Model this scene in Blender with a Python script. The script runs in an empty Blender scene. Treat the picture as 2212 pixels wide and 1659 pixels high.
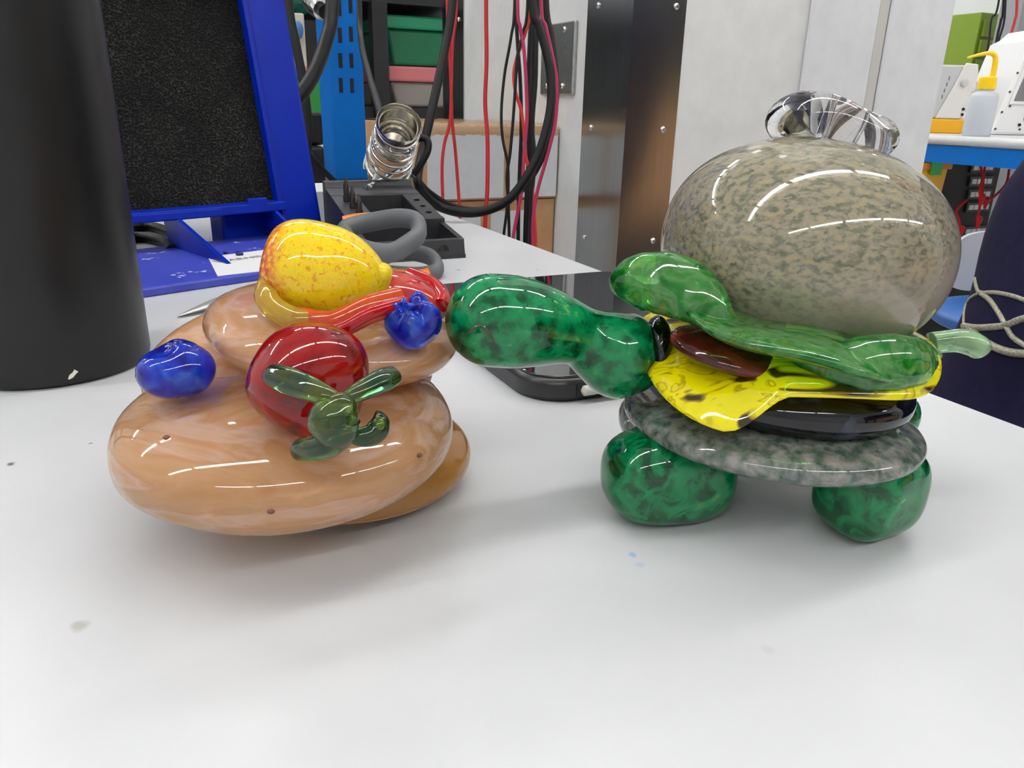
import bpy, math, random
import numpy as np
from math import sin, cos, pi, radians, sqrt, atan2
from mathutils import Vector, Matrix
from mathutils.bvhtree import BVHTree
random.seed(4); rng = np.random.default_rng(4)
SC = bpy.context.scene
COL = SC.collection
# ------------------------------------------------------------------ camera, world, exposure
BZ, H = 0.90, 0.11                       # bench height, lens height above the bench
FPX, CX, CY = 1661.0, 1106.0, 829.5      # focal length in pixels of the 2212x1659 frame
PITCH, ROLL, YAW = radians(20), radians(1.3), 25.5
_r = np.array([1.0, 0, 0]); _u = np.array([0, sin(PITCH), cos(PITCH)]); _f = np.array([0, cos(PITCH), -sin(PITCH)])
CR = cos(ROLL) * _r + sin(ROLL) * _u; CU = cos(ROLL) * _u - sin(ROLL) * _r
EYE = np.array([0, 0, BZ + H])
cam = bpy.data.cameras.new('camera'); camo = bpy.data.objects.new('camera', cam); COL.objects.link(camo)
cam.sensor_fit = 'HORIZONTAL'; cam.sensor_width = 36.0; cam.lens = FPX / 2212 * 36.0
cam.clip_start = 0.01; cam.clip_end = 60
M = Matrix.Identity(4)
for i in range(3):
    M[i][0], M[i][1], M[i][2], M[i][3] = CR[i], CU[i], -_f[i], EYE[i]
camo.matrix_world = M
SC.camera = camo
w = bpy.data.worlds.new('world'); SC.world = w; w.use_nodes = True
w.node_tree.nodes['Background'].inputs[0].default_value = (0.9, 0.95, 1, 1)
w.node_tree.nodes['Background'].inputs[1].default_value = 0.3
SC.view_settings.view_transform = 'Standard'; SC.view_settings.look = 'None'
SC.view_settings.gamma = 1; SC.view_settings.use_curve_mapping = False
SC.view_settings.exposure = 0.0
TUBE_POWER = 27.6
SC.cycles.max_bounces = 12; SC.cycles.transmission_bounces = 10; SC.cycles.diffuse_bounces = 4
SC.cycles.use_adaptive_sampling = True; SC.cycles.adaptive_threshold = 0.02
SC.cycles.sample_clamp_indirect = 6.0

def ray(x, y): return _f + CR * (x - CX) / FPX - CU * (y - CY) / FPX
def pt(x, y, d): return EYE + ray(x, y) * d                     # point at depth d (m) along the lens axis
def onz(x, y, z=0.0):                                           # point at height z above the bench top
    k = ray(x, y); return EYE + k * ((BZ + z - EYE[2]) / k[2])
class Frame:                                                    # a turned floor-parallel frame, z from the bench top
    def __init__(s, o, deg):
        a = radians(deg); s.o = np.array([o[0], o[1], BZ]); s.X = np.array([cos(a), sin(a), 0]); s.Y = np.array([-sin(a), cos(a), 0])
    def __call__(s, P): return s.o + s.X * P[0] + s.Y * P[1] + np.array([0, 0, P[2]])
    def l(s, P):
        v = np.array(P) - s.o; return np.array([v @ s.X, v @ s.Y, v[2]])
    def ony(s, x, y, yl, sl=0.0):
        k = ray(x, y); t = (yl - (EYE - s.o) @ s.Y + sl * (EYE[2] - BZ)) / (k @ s.Y - sl * k[2]); return s.l(EYE + k * t)
    def onx(s, x, y, xl):
        k = ray(x, y); t = (xl - (EYE - s.o) @ s.X) / (k @ s.X); return s.l(EYE + k * t)
BN = Frame((0, 0), YAW)                                         # the bench's own axes
WORLD = lambda P: np.array(P, float)

# ------------------------------------------------------------------ mesh collecting
class MB:
    def __init__(s, fr=None): s.v = []; s.f = []; s.fr = fr
    def add(s, vs, fs):
        n = len(s.v)
        for p in vs: s.v.append(tuple(s.fr(p)) if s.fr else tuple(p))
        for q in fs: s.f.append(tuple(n + i for i in q))
        return s
    def box(s, x0, x1, y0, y1, z0, z1, sy=0.0, tx=0.0):         # sy: shear of y with z; tx: taper at the top
        vs = []
        for z in (z0, z1):
            t = tx if z == z1 else 0
            for x, y in ((x0 + t, y0 + t), (x1 - t, y0 + t), (x1 - t, y1 - t), (x0 + t, y1 - t)): vs.append((x, y + sy * z, z))
        return s.add(vs, [(3, 2, 1, 0), (4, 5, 6, 7), (0, 1, 5, 4), (1, 2, 6, 5), (2, 3, 7, 6), (3, 0, 4, 7)])
    def prism(s, poly, h0, h1, axis='z'):                       # polygon extruded along an axis
        n = len(poly); vs = []
        for h in (h0, h1):
            for a, b in poly: vs.append({'z': (a, b, h), 'y': (a, h, b), 'x': (h, a, b)}[axis])
        fs = [tuple(range(n - 1, -1, -1)), tuple(range(n, 2 * n))] + [(i, (i + 1) % n, n + (i + 1) % n, n + i) for i in range(n)]
        return s.add(vs, fs)
    def loft(s, pts, rad, seg=16, flat=1.0, up=(0, 0, 1), caps=True):
        P = [np.array(p, float) for p in pts]; n = len(P); rings = []
        T = [P[min(i + 1, n - 1)] - P[max(i - 1, 0)] for i in range(n)]
        T = [t / (np.linalg.norm(t) + 1e-12) for t in T]
        a = np.array(up, float); a = a - T[0] * (a @ T[0])
        if np.linalg.norm(a) < 1e-3: a = np.array([1.0, 0.3, 0]); a = a - T[0] * (a @ T[0])
        a /= np.linalg.norm(a)
        vs = []
        for i in range(n):
            a = a - T[i] * (a @ T[i]); a /= np.linalg.norm(a); b = np.cross(T[i], a)
            r = rad[i] if hasattr(rad, '__len__') else rad
            fl = flat[i] if hasattr(flat, '__len__') else flat
            for k in range(seg):
                th = 2 * pi * k / seg; vs.append(P[i] + a * cos(th) * r * fl + b * sin(th) * r)
        fs = []
        for i in range(n - 1):
            for k in range(seg):
                k2 = (k + 1) % seg; fs.append((i * seg + k, i * seg + k2, (i + 1) * seg + k2, (i + 1) * seg + k))
        if caps: fs += [tuple(range(seg - 1, -1, -1)), tuple((n - 1) * seg + k for k in range(seg))]
        return s.add(vs, [q[::-1] for q in fs])
    def ring(s, pts, rad, seg=12, flat=1.0, up=(0, 0, 1)):      # closed tube
        P = [np.array(p, float) for p in pts]; n = len(P); U = np.array(up, float); vs = []
        for i in range(n):
            T = P[(i + 1) % n] - P[i - 1]; T /= np.linalg.norm(T)
            a = U - T * (U @ T); a /= np.linalg.norm(a); b = np.cross(T, a)
            r = rad[i] if hasattr(rad, '__len__') else rad
            for k in range(seg):
                th = 2 * pi * k / seg; vs.append(P[i] + a * cos(th) * r * flat + b * sin(th) * r)
        fs = []
        for i in range(n):
            for k in range(seg):
                k2 = (k + 1) % seg; j = (i + 1) % n; fs.append((i * seg + k, j * seg + k, j * seg + k2, i * seg + k2))
        return s.add(vs, fs)
    def lathe(s, c, prof, seg=32, axis=(0, 0, 1), closed=False):
        ax = np.array(axis, float); ax /= np.linalg.norm(ax)
        a = np.cross(ax, (0.31, 0.77, 0.2) if abs(ax[2]) < .99 else (1, 0, 0)); a /= np.linalg.norm(a); b = np.cross(ax, a)
        vs = [np.array(c) + ax * h + (a * cos(2 * pi * k / seg) + b * sin(2 * pi * k / seg)) * max(r, 1e-5) for r, h in prof for k in range(seg)]
        m = len(prof); fs = []
        for i in range(m if closed else m - 1):
            j = (i + 1) % m
            for k in range(seg):
                k2 = (k + 1) % seg; fs.append((i * seg + k, i * seg + k2, j * seg + k2, j * seg + k))
        if not closed: fs += [tuple(range(seg - 1, -1, -1)), tuple((m - 1) * seg + k for k in range(seg))]
        return s.add(vs, fs)
    def ball(s, c, ax, R=None, nu=48, nv=28, fn=None, flip=False):
        """ellipsoid; fn(unit direction array) -> scale or displaced unit point"""
        c = np.array(c, float); R = np.identity(3) if R is None else np.array(R)
        vs = []
        for j in range(nv + 1):
            ph = -pi / 2 + pi * j / nv
            for i in range(nu):
                th = 2 * pi * i / nu; q = np.array([cos(ph) * cos(th), cos(ph) * sin(th), sin(ph)])
                if j in (0, nv): q = np.array([0, 0, sin(ph)])
                if fn is not None: q = fn(q)
                vs.append(c + R @ (q * np.array(ax)))
        fs = []
        for j in range(nv):
            for i in range(nu):
                k = (i + 1) % nu
                if j == 0: fs.append((i, (j + 1) * nu + k, (j + 1) * nu + i))
                elif j == nv - 1: fs.append((j * nu + i, j * nu + k, (j + 1) * nu + i))
                else: fs.append((j * nu + i, j * nu + k, (j + 1) * nu + k, (j + 1) * nu + i))
        if flip: fs = [q[::-1] for q in fs]
        return s.add(vs, fs)
    def sheet(s, fn, nu=72, nr=20, thick=0.004, edge=6.0):
        """rounded pillow sheet: fn(r in 0..1, theta) -> mid surface point; thickness fades round at the rim"""
        def row(sgn):
            out = []
            for j in range(nr + 1):
                r = sin(pi / 2 * j / nr)
                for i in range(nu):
                    p = np.array(fn(r, 2 * pi * i / nu)); out.append(p + np.array([0, 0, sgn * thick / 2 * sqrt(max(0.0, 1 - r ** edge))]))
            return out
        a, b = row(1), row(-1); n = len(a); fs = []
        for j in range(nr):
            for i in range(nu):
                k = (i + 1) % nu; q = (j * nu + i, (j + 1) * nu + i, (j + 1) * nu + k, j * nu + k)
                fs.append(q); fs.append(tuple(n + x for x in q[::-1]))
        return s.add(a + b, fs)

def finish(me, smooth, sharp):
    import bmesh
    bm = bmesh.new(); bm.from_mesh(me)
    bmesh.ops.remove_doubles(bm, verts=bm.verts, dist=2e-6)
    bmesh.ops.dissolve_degenerate(bm, edges=bm.edges, dist=1e-7)
    bmesh.ops.recalc_face_normals(bm, faces=bm.faces) if sharp != 'keep' else None
    bm.to_mesh(me); bm.free()
    if smooth:
        me.polygons.foreach_set('use_smooth', [True] * len(me.polygons))
        if sharp and sharp != 'keep': me.set_sharp_from_angle(angle=radians(sharp))
ORG = {}
def obj(name, mb, mat, parent=None, label=None, bevel=0.0, smooth=True, sharp=38, subsurf=0, kind=None):
    V = np.array(mb.v); o0 = ORG[parent.name] if parent else np.array([(V[:, 0].min() + V[:, 0].max()) / 2, (V[:, 1].min() + V[:, 1].max()) / 2, V[:, 2].min()])
    me = bpy.data.meshes.new(name); me.from_pydata([tuple(p) for p in V - o0], [], mb.f); me.update()
    finish(me, smooth, sharp)
    if mat: me.materials.append(mat)
    o = bpy.data.objects.new(name, me); COL.objects.link(o)
    if parent: o.parent = parent
    else: o.location = o0
    ORG[o.name] = o0
    if bevel:
        m = o.modifiers.new('bevel', 'BEVEL'); m.width = bevel; m.segments = 2; m.limit_method = 'ANGLE'; m.angle_limit = radians(50)
    if subsurf:
        m = o.modifiers.new('subd', 'SUBSURF'); m.levels = m.render_levels = subsurf
    if label: o['label'] = label
    if kind: o['kind'] = kind
    return o
def tag(o, label, cat, group=None):
    o['label'] = label; o['category'] = cat
    if group: o['group'] = group
    return o
def thing(name, label, cat, loc, group=None):
    o = bpy.data.objects.new(name, None); COL.objects.link(o); o.location = tuple(loc); o.empty_display_size = .02
    ORG[o.name] = np.array(loc, float); return tag(o, label, cat, group)
def struct(name, mb, mat, **k): return obj(name, mb, mat, kind='structure', **k)
def dup(o, off, parent=None):                                   # a copy of a thing with its parts, moved by off
    c = o.copy(); COL.objects.link(c)
    if parent: c.parent = parent; ORG[c.name] = ORG[o.name]
    else: c.location = o.location + Vector(off); ORG[c.name] = ORG[o.name] + np.array(off)
    for ch in list(o.children): dup(ch, off, c)
    return c
def curve(P, n=8, closed=False):                                # Catmull-Rom
    P = [np.array(p, float) for p in P]; m = len(P); out = []
    g = (lambda i: P[i % m]) if closed else (lambda i: P[max(0, min(m - 1, i))])
    for i in range(m if closed else m - 1):
        a, b, c, d = g(i - 1), g(i), g(i + 1), g(i + 2)
        for k in range(n):
            t = k / n; out.append(0.5 * (2 * b + (c - a) * t + (2 * a - 5 * b + 4 * c - d) * t * t + (3 * b - a - 3 * c + d) * t ** 3))
    if not closed: out.append(P[-1])
    return out
def px(points, d): return [pt(q[0], q[1], q[2] if len(q) > 2 else d) for q in points]
def rot(ax, deg):
    return np.array(Matrix.Rotation(radians(deg), 3, Vector(ax)))
def text(name, body, size, origin, xdir, ydir, mat, parent, depth=0.0001):
    cu = bpy.data.curves.new(name, 'FONT'); cu.body = body; cu.size = size; cu.extrude = depth; cu.align_x = 'CENTER'; cu.align_y = 'CENTER'
    t = bpy.data.objects.new(name + '_tmp', cu); COL.objects.link(t)
    dg = bpy.context.evaluated_depsgraph_get(); me = bpy.data.meshes.new_from_object(t.evaluated_get(dg))
    bpy.data.objects.remove(t); bpy.data.curves.remove(cu)
    x = np.array(xdir) / np.linalg.norm(xdir); y = np.array(ydir) - x * (np.array(ydir) @ x); y /= np.linalg.norm(y); z = np.cross(x, y)
    for v in me.vertices:
        c = np.array(v.co); v.co = tuple(np.array(origin) + x * c[0] + y * c[1] + z * c[2] - ORG[parent.name])
    me.name = name; me.materials.clear(); me.materials.append(mat)
    o = bpy.data.objects.new(name, me); COL.objects.link(o); o.parent = parent; ORG[o.name] = ORG[parent.name]
    return o

# ------------------------------------------------------------------ materials
def lin(c):                                                     # sRGB 0-255 to linear
    return tuple(((x / 255) / 12.92 if x / 255 <= .04045 else ((x / 255 + .055) / 1.055) ** 2.4) for x in c) + (1.0,)
def nt(name):
    m = bpy.data.materials.new(name); m.use_nodes = True; t = m.node_tree; return m, t, t.nodes['Principled BSDF']
def setp(b, **k):
    for n, v in k.items(): b.inputs[n.replace('_', ' ')].default_value = v
def noise_ramp(t, stops, scale, detail=3, rough=.55, dist=0.0, kind='noise', stretch=None):
    tc = t.nodes.new('ShaderNodeTexCoord'); out = tc.outputs['Object']
    if stretch:
        mp = t.nodes.new('ShaderNodeMapping'); mp.inputs['Scale'].default_value = stretch[:3]
        if len(stretch) > 3: mp.inputs['Rotation'].default_value = stretch[3:]
        t.links.new(out, mp.inputs[0]); out = mp.outputs[0]
    if kind == 'noise':
        n = t.nodes.new('ShaderNodeTexNoise'); n.inputs['Scale'].default_value = scale; n.inputs['Detail'].default_value = detail
        n.inputs['Roughness'].default_value = rough; n.inputs['Distortion'].default_value = dist; t.links.new(out, n.inputs['Vector']); fac = n.outputs['Fac']
    else:
        n = t.nodes.new('ShaderNodeTexVoronoi'); n.inputs['Scale'].default_value = scale; n.feature = kind
        t.links.new(out, n.inputs['Vector']); fac = n.outputs['Distance']
    r = t.nodes.new('ShaderNodeValToRGB'); e = r.color_ramp.elements
    e[0].position, e[0].color = stops[0][0], lin(stops[0][1]); e[1].position, e[1].color = stops[-1][0], lin(stops[-1][1])
    for p, c in stops[1:-1]:
        q = e.new(p); q.color = lin(c)
    t.links.new(fac, r.inputs[0]); return r.outputs[0], fac, out
def bump(t, b, src, strength, dist):
    k = t.nodes.new('ShaderNodeBump'); k.inputs['Strength'].default_value = strength; k.inputs['Distance'].default_value = dist
    t.links.new(src, k.inputs['Height']); t.links.new(k.outputs[0], b.inputs['Normal'])
def mixc(t, fac, a, b):
    m = t.nodes.new('ShaderNodeMix'); m.data_type = 'RGBA'
    for s, v in ((0, fac), (6, a), (7, b)):
        if isinstance(v, (tuple, float, int)): m.inputs[s].default_value = v
        else: t.links.new(v, m.inputs[s])
    return m.outputs[2]
MATS = {}
def plain(name, c, rough=.5, metal=0.0, **k):
    m, t, b = nt(name); setp(b, Base_Color=lin(c), Roughness=rough, Metallic=metal, **k); return m
def mottled(name, stops, scale, rough=.5, bmp=0.0, bd=.001, detail=3, stretch=None, metal=0.0, **k):
    m, t, b = nt(name); c, f, _ = noise_ramp(t, stops, scale, detail, stretch=stretch); t.links.new(c, b.inputs['Base Color']); setp(b, Roughness=rough, Metallic=metal, **k)
    if bmp: bump(t, b, f, bmp, bd)
    return m
def blown(name, stops, scale, trans=.3, sss=0.0, detail=4, rough=.03, dist=.4, second=None, stretch=None, kind='noise', wav=0.15):
    """hot-worked glass: mottled colour chips, partly see-through, fire-polished skin"""
    m, t, b = nt(name); c, f, co = noise_ramp(t, stops, scale, detail, dist=dist, stretch=stretch, kind=kind)
    if second:
        c2, f2, _ = noise_ramp(t, second[1], second[0], 3, dist=.3)
        c2f = t.nodes.new('ShaderNodeMath'); c2f.operation = 'GREATER_THAN'; c2f.inputs[1].default_value = second[2]; t.links.new(f2, c2f.inputs[0])
        c = mixc(t, c2f.outputs[0], c, c2)
    t.links.new(c, b.inputs['Base Color']); setp(b, Roughness=rough, IOR=1.5, Transmission_Weight=trans)
    b.inputs['Subsurface Weight'].default_value = sss; b.inputs['Subsurface Radius'].default_value = (1, .6, .4); b.inputs['Subsurface Scale'].default_value = .006
    if wav:
        n = t.nodes.new('ShaderNodeTexNoise'); n.inputs['Scale'].default_value = 90; n.inputs['Detail'].default_value = 1
        t.links.new(co, n.inputs['Vector']); bump(t, b, n.outputs['Fac'], wav, .0015)
    return m
# setting
m, t, b = nt('bench_laminate')
c, f, co = noise_ramp(t, [(.35, (200, 201, 203)), (.7, (205, 206, 208))], 18, 4)
SPOTS = [((25, 1002), .0016, (105, 90, 85)), ((172, 1352), .0022, (176, 174, 170)), ((1366, 1198), .0014, (150, 180, 215)), ((1382, 1220), .0016, (184, 190, 212)),
         ((195, 958), .0007, (120, 100, 95)), ((990, 583), .0016, (120, 120, 120)), ((1660, 1403), .0016, (196, 196, 196)), ((1160, 583), .0012, (150, 150, 150)), ((905, 1352), .0016, (203, 203, 202))]
for (q, rad, colr) in SPOTS:
    P = onz(*q); P[2] = BZ
    vm = t.nodes.new('ShaderNodeVectorMath'); vm.operation = 'DISTANCE'; geo = t.nodes.new('ShaderNodeNewGeometry')
    wob = t.nodes.new('ShaderNodeTexNoise'); wob.inputs['Scale'].default_value = 400; ad = t.nodes.new('ShaderNodeVectorMath'); ad.operation = 'MULTIPLY_ADD'
    t.links.new(geo.outputs['Position'], wob.inputs['Vector']); t.links.new(wob.outputs['Color'], ad.inputs[0]); ad.inputs[1].default_value = (.002, .002, 0); t.links.new(geo.outputs['Position'], ad.inputs[2])
    t.links.new(ad.outputs[0], vm.inputs[0]); vm.inputs[1].default_value = tuple(P + np.array([.001, .001, 0]))
    mr = t.nodes.new('ShaderNodeMapRange'); mr.inputs[1].default_value = rad * 1.1; mr.inputs[2].default_value = rad * .45; t.links.new(vm.outputs['Value'], mr.inputs[0])
    c = mixc(t, mr.outputs[0], c, lin(colr))
t.links.new(c, b.inputs['Base Color']); setp(b, Roughness=.32)
LAM = m
WALL = mottled('white_wall_paint', [(.3, (224, 224, 222)), (.7, (232, 232, 230))], 30, .6, .08, .002)
PANEL = mottled('rolled_white_paint', [(.3, (222, 223, 226)), (.7, (231, 232, 235))], 26, .55, .45, .004, detail=2)
WALLFAR = plain('far_wall_paint', (222, 224, 224), .7)
FLOORM = mottled('grey_vinyl', [(.3, (188, 190, 192)), (.7, (204, 205, 206))], 14, .35)
CEIL = plain('ceiling_white', (240, 240, 238), .8)
TUBE, t, b = nt('fluorescent_tube'); setp(b, Base_Color=(1, 1, 1, 1)); b.inputs['Emission Color'].default_value = (1, .99, .975, 1); b.inputs['Emission Strength'].default_value = TUBE_POWER
LAMPWHITE = plain('lamp_enamel', (235, 235, 235), .4)
STEEL = mottled('brushed_steel', [(.3, (168, 168, 168)), (.7, (178, 178, 177))], 6, .19, metal=1.0, stretch=(60, 60, 1.5))
SCREW = plain('screw_steel', (215, 215, 210), .22, 1.0)
CHROME = plain('chrome', (225, 225, 222), .08, 1.0)
NICKEL = plain('worn_nickel', (200, 196, 186), .2, 1.0)
BLACK = plain('black_plastic', (16, 16, 18), .42, Specular_IOR_Level=.35)
RUBBER = plain('black_rubber', (5, 5, 6), .45, Specular_IOR_Level=.2)
BLACKM = mottled('matte_black_coat', [(.3, (17, 17, 18)), (.7, (21, 21, 22))], 40, .36, Specular_IOR_Level=.35)
# ------------------------------------------------------------------ room
def bnbox(*a, **k): return MB(BN).box(*a, **k)
X0, X1, Y0, Y1, ZC = -2.6, 4.2, -3.4, 5.6, 1.95
struct('floor', bnbox(X0, X1, Y0, Y1, -BZ - .05, -BZ), FLOORM, smooth=False)
struct('ceiling', bnbox(X0, X1, Y0, Y1, ZC, ZC + .1), CEIL, smooth=False)
struct('wall_left', bnbox(X0 - .1, X0, Y0, Y1, -BZ, ZC), WALLFAR, smooth=False)
struct('wall_right', bnbox(X1, X1 + .1, Y0, Y1, -BZ, ZC), WALLFAR, smooth=False)
struct('wall_far', bnbox(X0, X1, Y1, Y1 + .1, -BZ, ZC), WALLFAR, smooth=False)
struct('wall_near', bnbox(X0, X1, Y0 - .1, Y0, -BZ, ZC), WALLFAR, smooth=False)
# ceiling lights: rows of end-to-end tube fittings across the room
lamp0 = None; ROWS = [(-1.6, 0), (.4, 0), (2.4, 0), (4.4, 0)]
for ri, (yb, _) in enumerate(ROWS):
    for k in range(5):
        xb = -1.9 + k * 1.28; P = BN((xb, yb, ZC - .09))
        lb = 'white twin-tube ceiling light in one of the rows overhead'
        if lamp0 is None:
            lamp0 = thing('ceiling_light', lb, 'ceiling light', P, 'ceiling tube lights in rows')
            f0 = Frame(P[:2], YAW); z = ZC - .09
            obj('housing', MB(f0).box(-.62, .62, -.09, .09, z + .045, z + .09), LAMPWHITE, lamp0, smooth=False)
            for s in (-1, 1): obj('tube', MB(f0).loft([(-.59, s * .027, z + .02), (.59, s * .027, z + .02)], .019, 12), TUBE, lamp0)
            for s in (-1, 1): obj('end_cap', MB(f0).box(s * .6 - .012, s * .6 + .012, -.08, .08, z, z + .05), LAMPWHITE, lamp0, smooth=False)
        else:
            o = dup(lamp0, P - ORG[lamp0.name]); tag(o, lb, 'ceiling light', 'ceiling tube lights in rows')

# ------------------------------------------------------------------ the square column with steel corner guards
CX0, CY0, CX1, CY1 = .578, .8875, 1.145, 1.56
struct('column', bnbox(CX0, CX1, CY0, CY1, -BZ, ZC), WALL, smooth=False)
struct('trim_1', bnbox(.862, .99, CY0 - .008, CY0, -BZ, ZC), PANEL, smooth=False, bevel=.004)
struct('trim_2', bnbox(1.0137, CX1, CY0 - .008, CY0, -BZ, ZC), PANEL, smooth=False, bevel=.004)
struct('trim_3', bnbox(.9925, 1.0112, CY0 - .004, CY0, -BZ, ZC), plain('grey_joint', (205, 203, 198), .6), smooth=False)
def screw(parent, P, nrm, r=.004):
    obj('screw', MB().lathe(P, [(r, 0), (r, r * .25), (r * .55, r * .7), (.0, r * .72)], 14, nrm), SCREW, parent)
g = thing('corner_guard', 'brushed stainless steel corner guard screwed to the near edge of the white column', 'corner guard', BN((CX0, CY0, -BZ)))
gt = .002
obj('left_plate', bnbox(CX0 - gt, CX0 - .0003, CY0 - gt, .9975, -BZ + .01, 1.2), STEEL, g, smooth=False)
obj('right_plate', bnbox(CX0 - .0003, .6555, CY0 - gt, CY0 - .0003, -BZ + .01, 1.2), STEEL, g, smooth=False)
for q in [(1293, 12), (1277, 276), (1262, 512)]:
    P = BN.onx(*q, CX0 - gt); screw(g, BN(P), -BN.X)
for q in [(1461, 14), (1432, 280), (1410, 520)]:
    P = BN.ony(*q, CY0 - gt); screw(g, BN(P), -BN.Y)
g = thing('corner_guard', 'dark reflecting steel corner guard on the far edge of the column beside the storage rack', 'corner guard', BN((CX0, CY1, -BZ)))
a = BN.onx(1003, 200, CX0)[1]; bb = BN.onx(959, 200, CX0)[1]
obj('left_plate', bnbox(CX0 - gt, CX0 - .0003, a, CY1 + gt, -BZ + .01, 1.2), STEEL, g, smooth=False)
screw(g, BN(BN.onx(991, 42, CX0 - gt)), -BN.X)
# blank outlet plate
pl = thing('blank_wall_plate', 'brushed metal blanking plate screwed to the column behind the hanging wires', 'wall plate', BN((CX0, 1.08, .08)))
A = BN.onx(1176, 118, CX0)[1]; B_ = BN.onx(1247, 118, CX0)[1]; zt = BN.onx(1247, 44, CX0)[2]; zb = BN.onx(1240, 205, CX0)[2]
obj('plate', bnbox(CX0 - .006, CX0, B_, A, zb, zt), mottled('galvanised', [(.3, (168, 168, 166)), (.7, (190, 190, 188))], 200, .35, metal=1.0), pl, bevel=.002, smooth=False)
for q in [(1220, 64), (1215, 186), (1182, 186)]: screw(pl, BN(BN.onx(*q, CX0 - .006)), -BN.X, .0042)

# shelving across the aisle, mirrored in the steel guard
rs = thing('storage_rack', 'dark steel rack across the aisle, mirrored in the steel column guard', 'storage rack', BN((2.4, -1.5, -BZ)))
DST = plain('dark_shelf_steel', (40, 41, 44), .5)
for x in (1.3, 3.4):
    for y in (-1.75, -1.2): obj('post', bnbox(x - .02, x + .02, y - .02, y + .02, -BZ, .74), DST, rs, smooth=False)
for z in (-.82, -.37, .74): obj('shelf', bnbox(1.28, 3.42, -1.77, -1.18, z - .03, z), DST, rs, smooth=False)
obj('back_panel', bnbox(1.28, 3.42, -1.79, -1.775, -.85, .71), plain('dark_backing', (84, 84, 88), .8), rs, smooth=False)
CARD0 = mottled('kraft_board', [(.3, (214, 160, 112)), (.7, (224, 172, 122))], 20, .75)
for i, (x0, x1) in enumerate(((1.36, 2.0), (2.03, 2.68), (2.71, 3.34))):
    kc = thing('cardboard_carton', '%s kraft carton on the rack across the aisle' % ['near-end', 'middle', 'far-end'][i], 'carton', BN(((x0 + x1) / 2, -1.45, -.37)))
    obj('box', bnbox(x0, x1, -1.72, -1.2, -.369, .12), CARD0, kc, bevel=.004, smooth=False)
    obj('tape', bnbox((x0 + x1) / 2 - .03, (x0 + x1) / 2 + .03, -1.72, -1.1992, .12, .1206), plain('tape_tan', (190, 150, 104), .3) if i == 0 else bpy.data.materials['tape_tan'], kc, smooth=False)
oc = thing('storage_tub', 'long olive tub lying on the kraft cartons across the aisle', 'storage tub', BN((2.2, -1.45, .121)))
obj('tub', bnbox(1.5, 3.1, -1.66, -1.22, .1215, .23), plain('olive_tub', (110, 104, 60), .5), oc, bevel=.01, smooth=False)
obj('lid', bnbox(1.49, 3.11, -1.67, -1.21, .23, .25), plain('olive_lid', (96, 90, 56), .5), oc, bevel=.006, smooth=False)
# ------------------------------------------------------------------ bench
BX1, BX0, BY0, BY1 = .29, -.50, -.62, 1.22
bench = thing('workbench', 'white laminate workbench top on blue steel frame in the foreground', 'workbench', BN((-.1, .3, -BZ)))
BLUE = mottled('blue_powder_coat', [(.3, (0, 94, 172)), (.7, (0, 98, 180))], 60, .42, Specular_IOR_Level=.18)
obj('tabletop', bnbox(BX0, BX1, BY0, BY1, -.03, 0), LAM, bench, bevel=.002, smooth=False)
for x in (BX0 + .06, BX1 - .06):
    for y in (BY0 + .08, BY1 - .08): obj('leg', bnbox(x - .025, x + .025, y - .025, y + .025, -BZ, -.03), BLUE, bench, bevel=.003, smooth=False)
for x in (BX0 + .05, BX1 - .05): obj('side_rail', bnbox(x - .012, x + .012, BY0 + .1, BY1 - .1, -.1, -.03), BLUE, bench, smooth=False)
for y in (BY0 + .08, BY1 - .08): obj('end_rail', bnbox(BX0 + .085, BX1 - .085, y - .012, y + .012, -.1, -.03), BLUE, bench, smooth=False)
# ------------------------------------------------------------------ pancake sculpture
PAN = [(.28, (216, 162, 110)), (.4, (226, 180, 134)), (.48, (220, 168, 120)), (.57, (238, 200, 174)), (.66, (224, 176, 126)), (.75, (208, 148, 80))]
PANM = blown('peach_glass', PAN, 34, trans=.5, sss=.3, detail=4, dist=1.6, stretch=(.6, 1, 3.0), wav=.08)
AMB = blown('amber_glass', [(.3, (206, 140, 56)), (.55, (216, 158, 82)), (.8, (224, 178, 124))], 26, trans=.6, sss=.25, dist=1.0, wav=.08)
pan = thing('glass_pancake_sculpture', 'blown glass stack of peach pancakes topped with glass fruit and blueberries', 'glass sculpture', (*pt(690, 980, .234)[:2], BZ))
def semi(rpx, d): return rpx * d / FPX
def span(xl, xr, d):                                             # centre column and radius of a round thing seen between two columns
    a, b = math.atan((xl - CX) / FPX), math.atan((xr - CX) / FPX); m, h = (a + b) / 2, (b - a) / 2
    return CX + FPX * math.tan(m), d / cos(m) * sin(h)
def noisy(amp, seed, fr=2.0):
    r = np.random.default_rng(seed); K = r.normal(size=(6, 3)) * fr; ph = r.uniform(0, 6.28, 6)
    return lambda q: q * (1 + amp * sum(math.sin(float(K[i] @ q) + ph[i]) for i in range(6)) / 2.4)
def pancake(xl, xr, y, d, c, roll, pit, mat, seed, label, dz=0, e=2.2):
    x, a = span(xl, xr, d); P = pt(x, y, d); P[2] += dz; n = noisy(.02, seed)
    def fn(q):
        h = sqrt(q[0] ** 2 + q[1] ** 2); z = q[2]
        k = (h ** e + abs(z) ** e) ** (-1 / e)
        return n(q * k)
    return obj('pancake', MB().ball(P, (a, a, c), rot((0, 1, 0), roll) @ rot((1, 0, 0), pit), 72, 32, fn), mat, pan, label, sharp=0)
pancake(470, 1012, 978, .234, .0118, 0, 0, AMB, 1, 'amber glass pancake at the bottom of the stack')
pancake(229, 977, 925, .211, .0146, 0, 2, PANM, 2, 'largest peach glass pancake leaning forward in the stack', e=2.6)
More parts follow.
